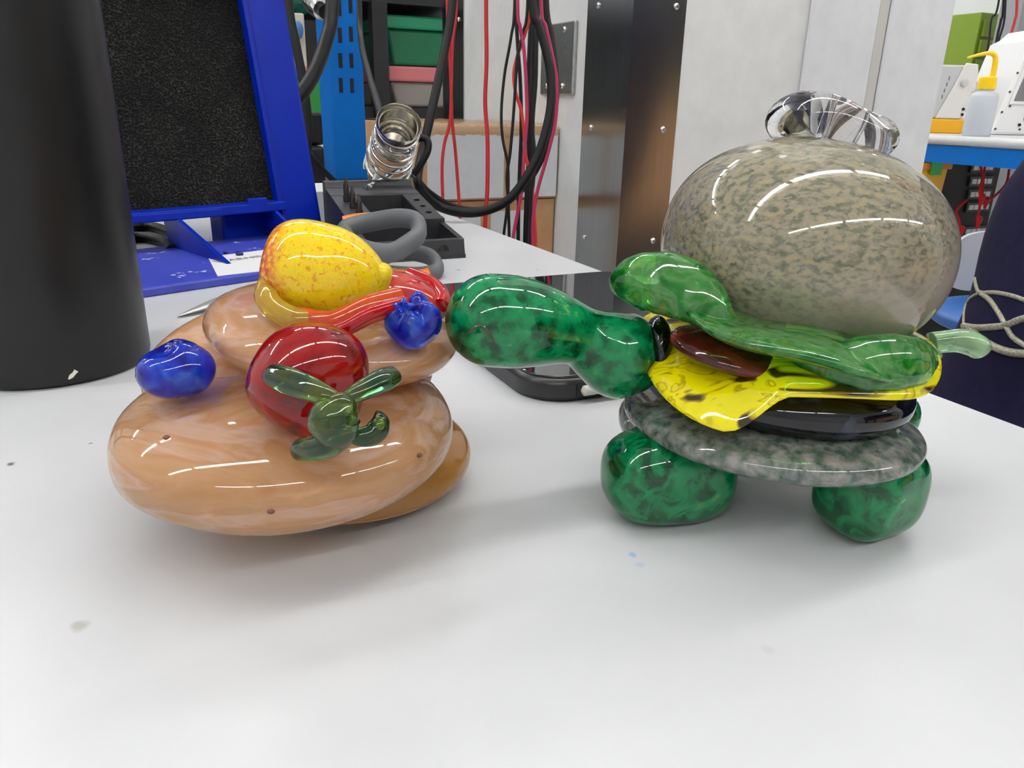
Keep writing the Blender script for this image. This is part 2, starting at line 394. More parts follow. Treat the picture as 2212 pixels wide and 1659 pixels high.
pancake(300, 925, 792, .232, .0116, 2, 12, PANM, 3, 'peach glass pancake third from the bottom')
pancake(430, 994, 715, .217, .0108, 8, 0, PANM, 4, 'topmost peach glass pancake under the fruit')
# dark flecks in the glass
FLK = plain('dark_fleck', (96, 58, 48), .3)
# yellow fruit
def fruit_glass():
    m, t, b = nt('yellow_frit_glass')
    c, f, co = noise_ramp(t, [(.32, (226, 160, 40)), (.42, (246, 206, 16)), (.5, (252, 226, 0)), (.6, (244, 208, 50)), (.7, (252, 228, 20))], 820, 2, dist=.5)
    o2, _, _ = noise_ramp(t, [(.35, (196, 70, 30)), (.5, (220, 120, 40)), (.65, (236, 190, 60))], 700, 2)
    n = t.nodes.new('ShaderNodeTexNoise'); n.inputs['Scale'].default_value = 110; t.links.new(co, n.inputs['Vector'])
    sp = t.nodes.new('ShaderNodeSeparateXYZ'); t.links.new(co, sp.inputs[0])
    x0 = pt(575, 600, .2)[0] - ORG[pan.name][0]; x1 = pt(680, 600, .2)[0] - ORG[pan.name][0]
    mr = t.nodes.new('ShaderNodeMapRange'); mr.inputs[1].default_value = x1; mr.inputs[2].default_value = x0; t.links.new(sp.outputs['X'], mr.inputs[0])
    ad = t.nodes.new('ShaderNodeMath'); ad.operation = 'ADD'; t.links.new(mr.outputs[0], ad.inputs[0]); t.links.new(n.outputs['Fac'], ad.inputs[1])
    m2 = t.nodes.new('ShaderNodeMapRange'); m2.inputs[1].default_value = .85; m2.inputs[2].default_value = 1.15; t.links.new(ad.outputs[0], m2.inputs[0])
    t.links.new(mixc(t, m2.outputs[0], c, o2), b.inputs['Base Color']); setp(b, Roughness=.03, IOR=1.5, Transmission_Weight=.2)
    b.inputs['Subsurface Weight'].default_value = .2; b.inputs['Subsurface Scale'].default_value = .004
    return m
YEL = fruit_glass()
d = .20
def lemon(q):
    k = 1 + .12 * max(0, q[0]) ** 6 + .05 * math.cos(3 * atan2(q[1], q[2]) + .6) * (1 - q[0] ** 2)
    if q[0] < 0: k *= (abs(q[0]) ** 3 + (1 - q[0] ** 2) ** 1.5) ** (-1 / 3)
    return q * k
yo = obj('yellow_fruit', MB().ball(pt(700, 585, d), (semi(127, d), semi(108, d), semi(98, d)), rot((0, 1, 0), 14), 64, 40, lemon), YEL, pan, 'speckled yellow glass fruit on top of the stack', sharp=0)
obj('fruit_nub', MB().ball(pt(818, 602, d), (semi(26, d), semi(30, d), semi(36, d)), rot((0, 1, 0), 18), 32, 20, lambda q: q * (abs(q[0]) ** 3 + abs(q[1]) ** 3 + abs(q[2]) ** 3) ** (-1 / 3)), YEL, yo, sharp=0)
obj('fruit_rim', MB().loft(curve(px([(572, 600, .193), (582, 655, .19), (640, 690, .188), (700, 690, .188)], d), 6), [.0012, .0018, .0022, .0026, .003, .003, .003, .003, .003, .003, .003, .003, .003, .003, .003, .0026, .002, .0015, .001][:19], 12), blown('yellow_clear_glass', [(.3, (232, 206, 60)), (.7, (226, 190, 80))], 60, .7), yo)
# flat red fruit leaning behind it
REDP = blown('coral_red_glass', [(.3, (176, 12, 22)), (.5, (205, 50, 44)), (.7, (214, 110, 76))], 45, trans=.4, sss=.1, dist=1.5)
d = .214
ro_ = obj('red_fruit', MB().ball(pt(842, 652, d), (semi(128, d), semi(90, d), semi(64, d)), rot((0, 1, 0), 4) @ rot((1, 0, 0), -6), 56, 32, noisy(.05, 8)), REDP, pan, 'flattened red glass fruit leaning on the top pancake', sharp=0)
RED2 = blown('deep_red_rim', [(.3, (170, 4, 16)), (.6, (196, 14, 22))], 60, trans=.3)
OR2 = blown('orange_rim', [(.3, (205, 66, 18)), (.6, (214, 96, 40))], 60, trans=.35)
obj('rim_band', MB().loft(curve(px([(640, 690, .19), (720, 702, .186), (800, 668, .187), (870, 648, .192)], d), 8), [.0012] + [.0024] * 23 + [.001], 14, 1.5), OR2, ro_)
obj('rim_band', MB().loft(curve(px([(690, 716, .183), (740, 708, .182), (800, 676, .184), (880, 652, .19)], d), 8), [.0006] + [.0014] * 23 + [.001], 14, 1.2), RED2, ro_)
obj('rim_band', MB().loft(curve(px([(880, 592, .222), (930, 612, .218), (955, 640, .212), (952, 662, .208)], d), 8), [.001] + [.0022] * 23 + [.001], 14, 1.0), RED2, ro_)
# strawberry
STR = blown('strawberry_red_glass', [(.3, (70, 2, 12)), (.42, (122, 4, 12)), (.56, (160, 8, 14)), (.72, (168, 34, 22))], 110, trans=.4, sss=.08, dist=.6)
d = .176
ax = np.array([.55, 0, -.84]); ax /= np.linalg.norm(ax)
def straw(q):
    k = 1 - .30 * max(0, q[0]) ** 1.6 + .10 * math.exp(-((q[0] + .35) / .45) ** 2)
    return np.array([q[0] * (1 + .10 * max(0, q[0]) ** 4), q[1] * k, q[2] * k])
Rs = np.column_stack([np.array([.42, -.28, -.86]) / np.linalg.norm([.42, -.28, -.86]), np.array([.2, .95, -.2]), np.array([.88, -.1, .46])])
Rs[:, 2] = np.cross(Rs[:, 0], Rs[:, 1]); Rs[:, 2] /= np.linalg.norm(Rs[:, 2]); Rs[:, 1] = np.cross(Rs[:, 2], Rs[:, 0])
so = obj('strawberry', MB().ball(pt(672, 826, d), (semi(132, d), semi(112, d), semi(128, d)), Rs, 64, 40, straw), STR, pan, 'dark red glass strawberry with green leaves on the front of the stack', sharp=0)
LEAF = blown('bottle_green_glass', [(.3, (20, 60, 36)), (.5, (44, 100, 58)), (.7, (130, 150, 60))], 90, trans=.85, dist=.8, wav=.35)
LEAF2 = blown('lime_glass', [(.3, (70, 110, 20)), (.6, (120, 150, 30))], 60, trans=.6)
def arm(pp, rr, mat=LEAF, flat=.8, par=None, name='leaf'):
    P = curve(px(pp, d), 6); n = len(P); R = np.interp(np.linspace(0, 1, n), np.linspace(0, 1, len(rr)), [r * .16 / FPX for r in rr])
    obj(name, MB().loft(P, R, 18, flat, up=tuple(-_f)), mat, par or so)
arm([(580, 804, .1615), (590, 811, .160), (640, 828, .1565), (700, 852, .1535), (742, 868, .153)], [2, 24, 30, 28, 20, 10])
arm([(858, 806, .1625), (848, 812, .161), (815, 826, .1575), (770, 850, .154), (736, 868, .153)], [2, 22, 27, 24, 20, 10])
arm([(742, 848, .153), (736, 872, .1525), (722, 905, .1525), (726, 930, .1535), (740, 960, .157)], [8, 34, 50, 56, 46, 10])
arm([(630, 968, .1655), (650, 972, .163), (692, 966, .159), (738, 944, .1565), (770, 930, .156)], [3, 24, 28, 32, 26, 8])
arm([(744, 938, .156), (780, 944, .157), (808, 936, .158), (822, 912, .159), (816, 888, .161)], [8, 20, 24, 26, 20, 4], LEAF)
arm([(806, 938, .158), (816, 924, .1575), (817, 908, .158), (812, 896, .160)], [2, 14, 15, 10, 2], LEAF2)
arm([(640, 968, .1625), (668, 962, .159), (700, 955, .157)], [3, 14, 12, 4], LEAF2, .6)
# blueberries
BLU = blown('cobalt_glass', [(.32, (10, 12, 120)), (.45, (16, 36, 180)), (.55, (14, 60, 196)), (.68, (50, 100, 214)), (.75, (150, 140, 190))], 170, trans=.45, sss=.12, dist=.5, wav=.6)
d = .190
def berryL(q):
    up = max(0, q[2]); th = atan2(q[1], q[0])
    return q * (1 - .34 * math.exp(-((q[0] + .25) ** 2 + (q[1] + .25) ** 2) / .14) * (q[2] > 0) + .05 * math.cos(3 * th + 1.2))
obj('blueberry', MB().ball(pt(383, 797, d), (semi(81, d), semi(78, d), semi(62, d)), rot((0, 1, 0), -4), 56, 36, berryL), BLU, pan, 'blue glass berry with a dented top on the left of the stack', sharp=0)
d = .192
def berryR(q):
    th = atan2(q[1], q[0]); h = sqrt(q[0] ** 2 + q[1] ** 2); dz = math.exp(-h * h / .16) * .5 * (q[2] > 0)
    return q * (1 - dz + .17 * math.cos(5 * th + .4) * max(0, q[2]) ** .7 * min(1, h * 1.6) + .03 * math.cos(4 * th))
bo = obj('blueberry', MB().ball(pt(892, 694, d), (semi(61, d), semi(60, d), semi(60, d)), rot((1, 0, 0), 28) @ rot((0, 1, 0), -6), 60, 40, berryR), BLU, pan, 'blue glass berry with a lobed crown on the right of the stack', sharp=0)
c0 = pt(872, 664, .183)
for k in range(5):
    th = k * 1.257 + .3; e = c0 + (CR * cos(th) + CU * sin(th) * .8) * .0026
    obj('crown_lobe', MB().loft([c0, (c0 + e) / 2 - _f * .0006, e], [.0005, .0009, .0004], 10), BLU, bo)
for q in [(585, 1105), (905, 983), (360, 945)]:
    P = pt(*q, .16); k = ray(*q); o0 = EYE
    # find the skin of the big pancake along this line of sight
    dg = bpy.context.evaluated_depsgraph_get(); dg.update(); best = None
    for o in pan.children:
        if o.name.startswith('pancake'):
            bv = BVHTree.FromObject(o, dg); off = Vector(ORG[pan.name]); h = bv.ray_cast(Vector(o0) - off, Vector(k).normalized())
            if h[0] is not None and (best is None or h[3] < best[1]): best = (np.array(h[0] + off), h[3], np.array(h[1]))
    if best: obj('fleck', MB().ball(best[0], (.0009, .0007, .0005), None, 12, 8), FLK, pan)

# ------------------------------------------------------------------ glass turtle burger
tu = thing('glass_turtle_sculpture', 'blown glass turtle with a burger for its shell and a clear loop on top', 'glass sculpture', (*pt(1680, 910, .225)[:2], BZ))
GRN = [(.34, (0, 58, 30)), (.44, (2, 108, 60)), (.55, (6, 142, 82)), (.66, (26, 152, 92)), (.74, (136, 184, 80))]
HEAD = blown('emerald_glass', GRN, 210, trans=.45, sss=.1, detail=3, dist=.2, wav=.02)
FOOT = blown('emerald_foot_glass', GRN, 140, trans=.45, sss=.1, detail=4, dist=.9, wav=.1)
def bun_glass():
    m, t, b = nt('speckled_taupe_glass')
    c, f, co = noise_ramp(t, [(.34, (126, 140, 114)), (.42, (162, 160, 138)), (.5, (196, 186, 164)), (.58, (206, 196, 176)), (.66, (220, 204, 152))], 640, 3, dist=.3, stretch=(.7, 1, 1.2, 0, .5, 0))
    pale, _, _ = noise_ramp(t, [(.35, (206, 194, 180)), (.65, (220, 208, 194))], 60, 3)
    n = t.nodes.new('ShaderNodeTexNoise'); n.inputs['Scale'].default_value = 26; n.inputs['Detail'].default_value = 2; t.links.new(co, n.inputs['Vector'])
    sp = t.nodes.new('ShaderNodeSeparateXYZ'); t.links.new(co, sp.inputs[0])            # speckle gives way to a paler tone towards the bottom
    mr = t.nodes.new('ShaderNodeMapRange'); mr.inputs[1].default_value = .062; mr.inputs[2].default_value = .092; t.links.new(sp.outputs['Z'], mr.inputs[0])
    ad = t.nodes.new('ShaderNodeMath'); ad.operation = 'MULTIPLY_ADD'; t.links.new(mr.outputs[0], ad.inputs[0]); ad.inputs[1].default_value = .7; t.links.new(n.outputs['Fac'], ad.inputs[2])
    m2 = t.nodes.new('ShaderNodeMapRange'); m2.inputs[1].default_value = .3; m2.inputs[2].default_value = .85; t.links.new(ad.outputs[0], m2.inputs[0])
    t.links.new(mixc(t, m2.outputs[0], pale, c), b.inputs['Base Color']); setp(b, Roughness=.02, IOR=1.5, Transmission_Weight=.62); return m
BUNM = bun_glass()
BASE = blown('speckled_grey_glass', [(.34, (86, 112, 98)), (.45, (126, 138, 128)), (.55, (160, 162, 156)), (.68, (192, 188, 182))], 300, trans=.5, sss=.05, detail=3, dist=.2, wav=.05)
def foot(xl, xr, yc, d, hgt, dep, ex, roll, seed, label):
    x, a = span(xl, xr, d); P = pt(x, yc, d); n = noisy(.05, seed, 1.6); c = hgt / 2
    P[2] = BZ + c * .97
    def fn(q):
        k = (abs(q[0]) ** ex + abs(q[1]) ** ex + abs(q[2]) ** ex) ** (-1 / ex); q = n(q * k)
        if q[2] < -.9: q = np.array([q[0], q[1], -.9 - .1 * (-q[2] - .9)])
        return q
    return obj('foot', MB().ball(P, (a, dep, c), rot((0, 0, 1), roll), 48, 30, fn), FOOT, tu, label, sharp=0)
foot(1294, 1586, 1036, .218, .0262, .0135, 2.7, 12, 1, 'front left green glass foot')
foot(1752, 2002, 1064, .213, .0262, .0125, 3.0, 32, 2, 'front right green glass foot')
foot(1400, 1600, 965, .262, .0262, .013, 2.4, 0, 3, 'rear left green glass foot')
foot(1780, 1970, 965, .262, .0262, .013, 2.4, 0, 4, 'rear right green glass foot')
d = .225
def flatdisc(e):
    return lambda q: q * (sqrt(q[0] ** 2 + q[1] ** 2) ** e + abs(q[2]) ** e) ** (-1 / e)
def layer(name, xl, xr, z, d, c, roll, pit, e, mat, label, nu=72, nv=28):
    x, a = span(xl, xr, d); k = ray(x, 900); P = pt(x, 900, d); P[2] = BZ + z
    return obj(name, MB().ball(P, (a, a, c), rot((0, 1, 0), roll) @ rot((1, 0, 0), pit), nu, nv, flatdisc(e)), mat, tu, label, sharp=0)
layer('bottom_bun', 1346, 2012, .0252, .225, .0078, 2.5, -2, 2.3, BASE, 'grey speckled glass bottom bun')
P = pt(1372, 905, .238); obj('bun_fold', MB().ball(P, (.005, .012, .006), None, 28, 18), BASE, tu, sharp=0)
layer('patty', 1420, 1968, .0368, .225, .0088, 2, -1, 2.6, blown('black_patty_glass', [(.35, (5, 5, 10)), (.6, (12, 12, 22)), (.75, (50, 56, 76))], 90, trans=.0, wav=.12), 'glossy black glass patty', 72, 24)
P = pt(1422, 748, .2165); obj('neck_joint', MB().ball(P, (.0040, .008, .0088), rot((0, 1, 0), -6), 32, 22, noisy(.06, 5)), blown('black_joint_glass', [(.3, (3, 6, 5)), (.7, (16, 22, 20))], 90, trans=.0, wav=.3), tu, 'black glass joint behind the neck', sharp=0)
# cheese: a square slice whose front corners sag
m, t, b = nt('streaked_yellow_glass')
c, f, co = noise_ramp(t, [(.36, (60, 46, 10)), (.40, (170, 150, 10)), (.43, (240, 226, 6)), (.52, (244, 230, 6)), (.55, (180, 158, 12)), (.575, (240, 226, 8)), (.68, (228, 206, 12))], 80, 2, dist=1.1, stretch=(.28, 1.3, 1.5, 0, 0, .15))
t.links.new(c, b.inputs['Base Color']); setp(b, Roughness=.03, IOR=1.5, Transmission_Weight=.15); b.inputs['Subsurface Weight'].default_value = .15; b.inputs['Subsurface Scale'].default_value = .004
CHE = m
O = ORG[tu.name]
def cheese(r, th):
    c_, s_ = cos(th), sin(th); k = (abs(c_) ** 3.6 + abs(s_) ** 3.6) ** (-1 / 3.6)
    s, v = r * c_ * k, r * s_ * k                                # square coordinates, v<0 is the camera side
    x = .0405 * s * (1 - .24 * max(0, -v) ** 1.5); y = .0385 * v; X = x - .001 - .003 * max(0, -v); Y = y + .001
    q_ = min(1, max(0, (-s - .24) / .48)); fl = q_ * q_ * (3 - 2 * q_) * max(0, -v) ** 1.2; fr = max(0, s) ** 3 * max(0, -v) ** 2; lf = max(0, -s) ** 3
    z = .0486 - .0106 * fl - .0085 * fr - .002 * max(0, -v) ** 6 - .005 * lf * (1 - .5 * max(0, v)) + .001 * max(0, s) ** 3
    Y -= .0015 * fl
    return O + np.array([X, Y, z])
obj('cheese', MB().sheet(cheese, 96, 24, .0066, 5), CHE, tu, 'streaked yellow glass cheese slice with sagging corners', sharp=0)
P = pt(1618, 762, .2045); obj('tomato', MB().ball(P, (.0215, .0165, .0042), rot((0, 1, 0), 9) @ rot((1, 0, 0), 4), 48, 22, flatdisc(2.2)), blown('tomato_glass', [(.3, (26, 6, 6)), (.5, (74, 12, 10)), (.7, (130, 40, 16))], 60, trans=.2, dist=.6), tu, 'dark red glass tomato slice', sharp=0)
LET = blown('lettuce_glass', [(.32, (16, 108, 28)), (.43, (36, 164, 56)), (.52, (140, 204, 130)), (.6, (56, 170, 56)), (.7, (196, 196, 110))], 95, trans=.75, sss=.05, dist=1.2, wav=.3)
def lettuce(r, th):
    c_, s_ = cos(th), sin(th); R = .0395 * (1 + .05 * math.sin(3 * th + .8)) * (1 - .12 * max(0, c_) * max(0, -s_) * 2)
    x, y = R * r * c_, R * r * s_
    z = .0545 - .24 * x * r + .0022 * math.sin(4 * th + 2.2) * r ** 2 + .003 * r ** 4 * max(0, -s_) * max(0, c_) + .16 * min(0, y) * r * .3
    return O + np.array([x + .001, y - .002, z])
lo = obj('lettuce', MB().sheet(lettuce, 96, 22, .0075, 4), LET, tu, 'wavy translucent green glass lettuce leaf', sharp=0)
def lobe(pp, rr, mat=LET, par=lo, flat=.8, dd=.21):
    P = curve(px(pp, dd), 6); n = len(P); R = np.interp(np.linspace(0, 1, n), np.linspace(0, 1, len(rr)), [r * dd / FPX for r in rr])
    obj('leaf_fold', MB().loft(P, R, 24, flat, up=tuple(-_f)), mat, par)
lobe([(1326, 592, .214), (1345, 600, .212), (1400, 606, .208), (1460, 618, .204), (1515, 650, .200), (1560, 694, .198), (1610, 725, .200)], [4, 40, 62, 70, 66, 50, 30, 8])
lobe([(1335, 600, .216), (1360, 622, .212), (1400, 646, .208), (1440, 660, .206)], [4, 26, 30, 6])
lobe([(1700, 765, .190), (1760, 780, .188), (1820, 790, .186), (1900, 786, .186), (1965, 782, .190), (2022, 780, .196)], [6, 26, 42, 56, 58, 50, 5])
# top bun: a hollow bubble, outer and inner skin
x_, a = span(1422, 2084, d); P = pt(x_, 535, d); Rb = rot((0, 1, 0), 6); cz = .0307
nb = noisy(.012, 21, 1.4)
def bunfn(q):
    e = 2.12; k = (sqrt(q[0] ** 2 + q[1] ** 2) ** e + abs(q[2]) ** e) ** (-1 / e); return nb(q * k)
mb = MB().ball(P, (a, a, cz), Rb, 96, 56, bunfn)
mb.ball(P, (a - .0022, a - .0022, cz - .0022), Rb, 96, 56, bunfn, flip=True)
obj('top_bun', mb, BUNM, tu, 'bubble-like speckled taupe glass top bun', sharp='keep')
# clear loop
CLR, t, b = nt('clear_glass'); setp(b, Base_Color=(.98, .97, .97, 1), Roughness=.0, IOR=1.5, Transmission_Weight=1.0)
cc = pt(1804, 276, d); E1 = rot((0, 1, 0), 10)
ringp = []; rad = []
for k in range(64):
    th = 2 * pi * k / 64; ringp.append(cc + E1 @ np.array([.0114 * cos(th), .0066 * sin(th), .0012 * math.sin(2 * th)])); rad.append(.0080 * (1 + .14 * math.cos(th + 2.6)))
obj('top_loop', MB().ring(ringp, rad, 28, .82), CLR, tu, 'clear glass loop on top of the bun', sharp=0)
# head and neck
hp = []
for k in range(14):                                             # rounded snout, then the neck
    t_ = radians(2 + 88 * k / 13); hp.append((964 + 96 * (1 - cos(t_)), 678 + 14 * (1 - cos(t_)), .1985 + .0035 * (1 - cos(t_)), 101 * sin(t_)))
tail_ = [(1060, 692, .202, 101), (1120, 697, .205, 99), (1180, 706, .209, 86), (1225, 717, .212, 72), (1255, 728, .214, 67),
      (1290, 745, .216, 80), (1328, 763, .218, 94), (1362, 775, .220, 90), (1392, 785, .221, 68), (1408, 790, .222, 40), (1416, 793, .222, 6)]
C_ = curve([np.array(q) for q in tail_], 5); hp += [tuple(q) for q in C_[1:]]
P = [pt(*q[:3]) for q in hp]; R = [max(q[3], 2) * q[2] / FPX for q in hp]
ho = obj('head', MB().loft(P, R, 40), HEAD, tu, 'emerald glass turtle head with narrow neck', sharp=0)
dg = bpy.context.evaluated_depsgraph_get(); dg.update(); hb = BVHTree.FromObject(ho, dg); hoff = Vector(O); mpts = []
for q in curve([(1008, 724, 0), (1024, 708, 0), (1042, 704, 0), (1058, 720, 0), (1068, 742, 0)], 5):
    h_ = hb.ray_cast(Vector(EYE) - hoff, Vector(ray(q[0], q[1])).normalized())
    if h_[0] is not None: mpts.append(np.array(h_[0] + hoff))
if len(mpts) > 4: obj('mouth', MB().loft(mpts, [.0001] + [.00034] * (len(mpts) - 2) + [.0001], 8), plain('brown_arc', (78, 50, 46), .08), ho, 'thin brown arc on the side of the head')  # thin dark brown arc laid along the surface of the head
TAIL = blown('pale_mint_glass', [(.3, (120, 176, 120)), (.6, (170, 210, 160)), (.8, (190, 222, 180))], 60, trans=.65)
P = curve(px([(2010, 742, .232), (2040, 738, .232), (2075, 736, .232), (2105, 745, .232), (2122, 757, .232), (2130, 764, .232)], .232), 5)
obj('tail', MB().loft(P, np.interp(np.linspace(0, 1, len(P)), [0, .2, .5, .75, .92, 1], [x * .232 / FPX for x in (24, 24, 27, 25, 16, 2)]), 20), TAIL, tu, 'pale mint glass tail', sharp=0)

# ------------------------------------------------------------------ black tumbler at the left
bt = thing('black_tumbler', 'tall matte black metal tumbler at the left edge of the bench', 'tumbler', (-.199, .317, BZ))
obj('body', MB().lathe((-.199, .317, BZ), [(.0355, .0), (.0375, .0015), (.038, .004), (.038, .215), (.0372, .219), (.0358, .2195)], 72), BLACKM, bt)
obj('lid', MB().lathe((-.199, .317, BZ + .2195), [(.0362, .0), (.0362, .012), (.034, .017), (.012, .018), (.0, .018)], 64), BLACK, bt)
q = onz(203, 814, .0045)
obj('scratch', MB().loft([(-.199 + .0381 * cos(a), .317 + .0381 * sin(a), BZ + .0035 + .001 * i) for i, a in enumerate((-.93, -.90, -.87, -.845))], [.0003, .0009, .0007, .0009], 6), plain('bare_metal_scratch', (225, 222, 205), .4), bt, 'pale scratch near the base')

# ------------------------------------------------------------------ blue fume extractor
EX = Frame(onz(435, 625)[:2], 46)
fe = thing('fume_extractor', 'blue bench-top fume extractor with a black foam filter', 'fume extractor', EX((.03, .06, 0)))
m, t, b = nt('blue_plastic')
c, f, co = noise_ramp(t, [(.3, (0, 30, 142)), (.7, (2, 35, 150))], 40, 3)
t.links.new(c, b.inputs['Base Color']); setp(b, Roughness=.33, Specular_IOR_Level=.18); BLP = m
m, t, b = nt('blue_plastic_with_solder_flecks')
c, f, co = noise_ramp(t, [(.3, (62, 72, 172)), (.7, (50, 60, 164))], 60, 3)
c2, f2, _ = noise_ramp(t, [(.0, (255, 255, 255)), (1, (0, 0, 0))], 260, 2, kind='F1')
n2 = t.nodes.new('ShaderNodeTexNoise'); n2.inputs['Scale'].default_value = 70; n2.inputs['Detail'].default_value = 5; t.links.new(co, n2.inputs['Vector'])
mm = t.nodes.new('ShaderNodeMapRange'); mm.inputs[1].default_value = .62; mm.inputs[2].default_value = .66; t.links.new(n2.outputs['Fac'], mm.inputs[0])
m3 = t.nodes.new('ShaderNodeMapRange'); m3.inputs[1].default_value = .5; m3.inputs[2].default_value = .3; t.links.new(f2, m3.inputs[0])
mu = t.nodes.new('ShaderNodeMath'); mu.operation = 'MULTIPLY'; t.links.new(mm.outputs[0], mu.inputs[0]); t.links.new(m3.outputs[0], mu.inputs[1])
t.links.new(mixc(t, mu.outputs[0], c, lin((210, 214, 235))), b.inputs['Base Color']); setp(b, Roughness=.4); BLP2 = m
obj('base_plate', MB(EX).prism([(-.115, 0), (.110, 0), (.149, .10), (.149, .128), (-.115, .128)], 0, .0055), BLP2, fe, bevel=.0012, smooth=False)
SL = .2
def shear(x0, x1, y0, y1, z0, z1): return MB(EX).box(x0, x1, y0, y1, z0, z1, sy=SL)
obj('side_post', shear(.1235, .160, .112, .150, .004, .30), BLP, fe, bevel=.004, smooth=False)
obj('side_post', shear(-.117, -.081, .112, .150, .004, .30), BLP, fe, bevel=.004, smooth=False)
obj('inner_trim', shear(.1205, .1240, .109, .122, .027, .29), BLP, fe, bevel=.0008, smooth=False)
obj('top_rail', shear(-.081, .1235, .112, .14, .184, .30), BLP, fe, bevel=.002, smooth=False)
br = obj('bottom_rail', shear(-.081, .1235, .103, .128, .0265, .0335), BLP, fe, bevel=.001, smooth=False)
obj('rail_tab', shear(.092, .108, .1025, .106, .0265, .0375), BLP, br, bevel=.001, smooth=False)
obj('rail_lip', shear(-.06, .070, .1005, .106, .0265, .0325), BLP, br, bevel=.001, smooth=False)
obj('housing', shear(-.081, .1235, .135, .165, .036, .28), BLP, fe, bevel=.003, smooth=False)
m, t, b = nt('open_cell_foam')
c, f, co = noise_ramp(t, [(.0, (1, 1, 1)), (.32, (3, 3, 3)), (.55, (24, 24, 23)), (.85, (58, 56, 51))], 760, 2, kind='F1')
c2, f2, _ = noise_ramp(t, [(.35, (80, 80, 80)), (.7, (255, 255, 250))], 22, 2)
mx = t.nodes.new('ShaderNodeMix'); mx.data_type = 'RGBA'; mx.blend_type = 'MULTIPLY'; mx.inputs[0].default_value = .7; t.links.new(c, mx.inputs[6]); t.links.new(c2, mx.inputs[7])
t.links.new(mx.outputs[2], b.inputs['Base Color']); setp(b, Roughness=.8, Specular_IOR_Level=.2); bump(t, b, f, 1.0, .0012)
obj('foam_filter', shear(-.083, .1215, .117, .135, .031, .19), m, fe, smooth=False)
for x, y0 in ((.036, .034), (.114, .06)):
    obj('gusset', MB(EX).prism([(y0, .0055), (.126, .0055), (.132, .030), (.116, .030)], x - .0016, x + .0016, 'x'), BLP, fe, smooth=False)
obj('rear_foot', MB(EX).box(.078, .122, .127, .15, .0, .034), BLP, fe, bevel=.002, smooth=False)
LBL = plain('white_label', (236, 236, 236), .5)
cor = [onz(*q, .0058) for q in ((449, 555), (600, 536), (628, 578), (470, 596))]
lb = obj('warning_label', MB().add(cor + [c_ + np.array([0, 0, -.0006]) for c_ in cor], [(0, 3, 2, 1), (4, 5, 6, 7), (0, 1, 5, 4), (1, 2, 6, 5), (2, 3, 7, 6), (3, 0, 4, 7)]), LBL, fe, 'white warning label', smooth=False)
INK = plain('grey_ink', (120, 120, 122), .6)
a_, b2 = onz(495, 562, .006), onz(566, 553, .006)
text('lettering', 'WARNING', .0092, (a_ + b2) / 2, b2 - a_, onz(522, 545, .006) - onz(531, 566, .006), INK, lb, .00005)
for q, r in (((517, 549), .0024), ((487, 545), .0014)): obj('solder_blob', MB().ball(onz(*q, .0065), (r, r * 1.1, r * .8), None, 14, 10, noisy(.15, 3)), plain('dark_blue_blob', (16, 24, 80), .3), fe)

# ------------------------------------------------------------------ soldering stand
ST = Frame(onz(1006, 557)[:2], YAW)
DK = mottled('dark_grey_casting', [(.3, (32, 32, 35)), (.7, (39, 39, 42))], 80, .45, .1, .0005)
ss = thing('soldering_iron_stand', 'black soldering iron stand with a chrome coil holder near the bench edge', 'soldering stand', ST((-.04, .06, 0)))
W0 = -.0765
# tray: floor and four walls, each side a wedge rising to the back
obj('tray_floor', MB(ST).box(W0, 0, 0, .052, 0, .003), DK, ss, smooth=False)
tf = obj('tray_front', MB(ST).prism([(0, 0), (.006, 0), (.007, .0145), (.003, .0145)], W0, 0, 'x'), DK, ss, bevel=.0008, smooth=False)
for x in (W0, -.004): obj('tray_side', MB(ST).prism([(.002, .0), (.052, .0), (.052, .0215), (.006, .0145)], x, x + .004, 'x'), DK, ss, smooth=False)
obj('wedge_front', MB(ST).prism([(.045, .0), (.05, .0), (.05, .0245), (.045, .0235)], W0, 0, 'x'), DK, ss, smooth=False)
for x0, x1 in ((W0, W0 + .022), (-.016, 0)): obj('wedge_side', MB(ST).prism([(.048, .0), (.125, .0), (.125, .0405), (.048, .0242)], x0, x1, 'x'), DK, ss, bevel=.001, smooth=False)
obj('wedge_back', MB(ST).prism([(.105, 0), (.135, 0), (.135, .046), (.128, .046), (.126, .041), (.105, .0368)], W0, 0, 'x'), DK, ss, bevel=.001, smooth=False)
obj('sponge_well', MB(ST).box(W0 + .021, -.015, .049, .106, .004, .014), plain('dark_sponge', (50, 50, 50), .9), ss, smooth=False)
for k, y in enumerate((.060, .075, .090)):
    obj('tip_hole', MB().lathe(ST((-.008, y, .0242 + (y - .048) * .212 + .0002)), [(.0022, 0), (.0022, .0004), (.0, .0004)], 16), plain('hole_black', (3, 3, 3), .9) if k == 0 else bpy.data.materials['hole_black'], ss)
for k, (q, hgt) in enumerate([((755, 455), .02), ((765, 468), .018), ((770, 482), .016)]):
    y = .092 - k * .016; z0 = .0242 + (y - .048) * .212
    obj('spare_tip', MB().lathe(ST((W0 + .010 + .001 * k, y, z0)), [(.0028, 0), (.0028, .004), (.0023, .0042), (.0023, hgt * .6), (.0016, hgt * .72), (.0003, hgt)], 16), plain('tip_metal', (70, 66, 62), .3, .8) if k == 0 else bpy.data.materials['tip_metal'], ss)
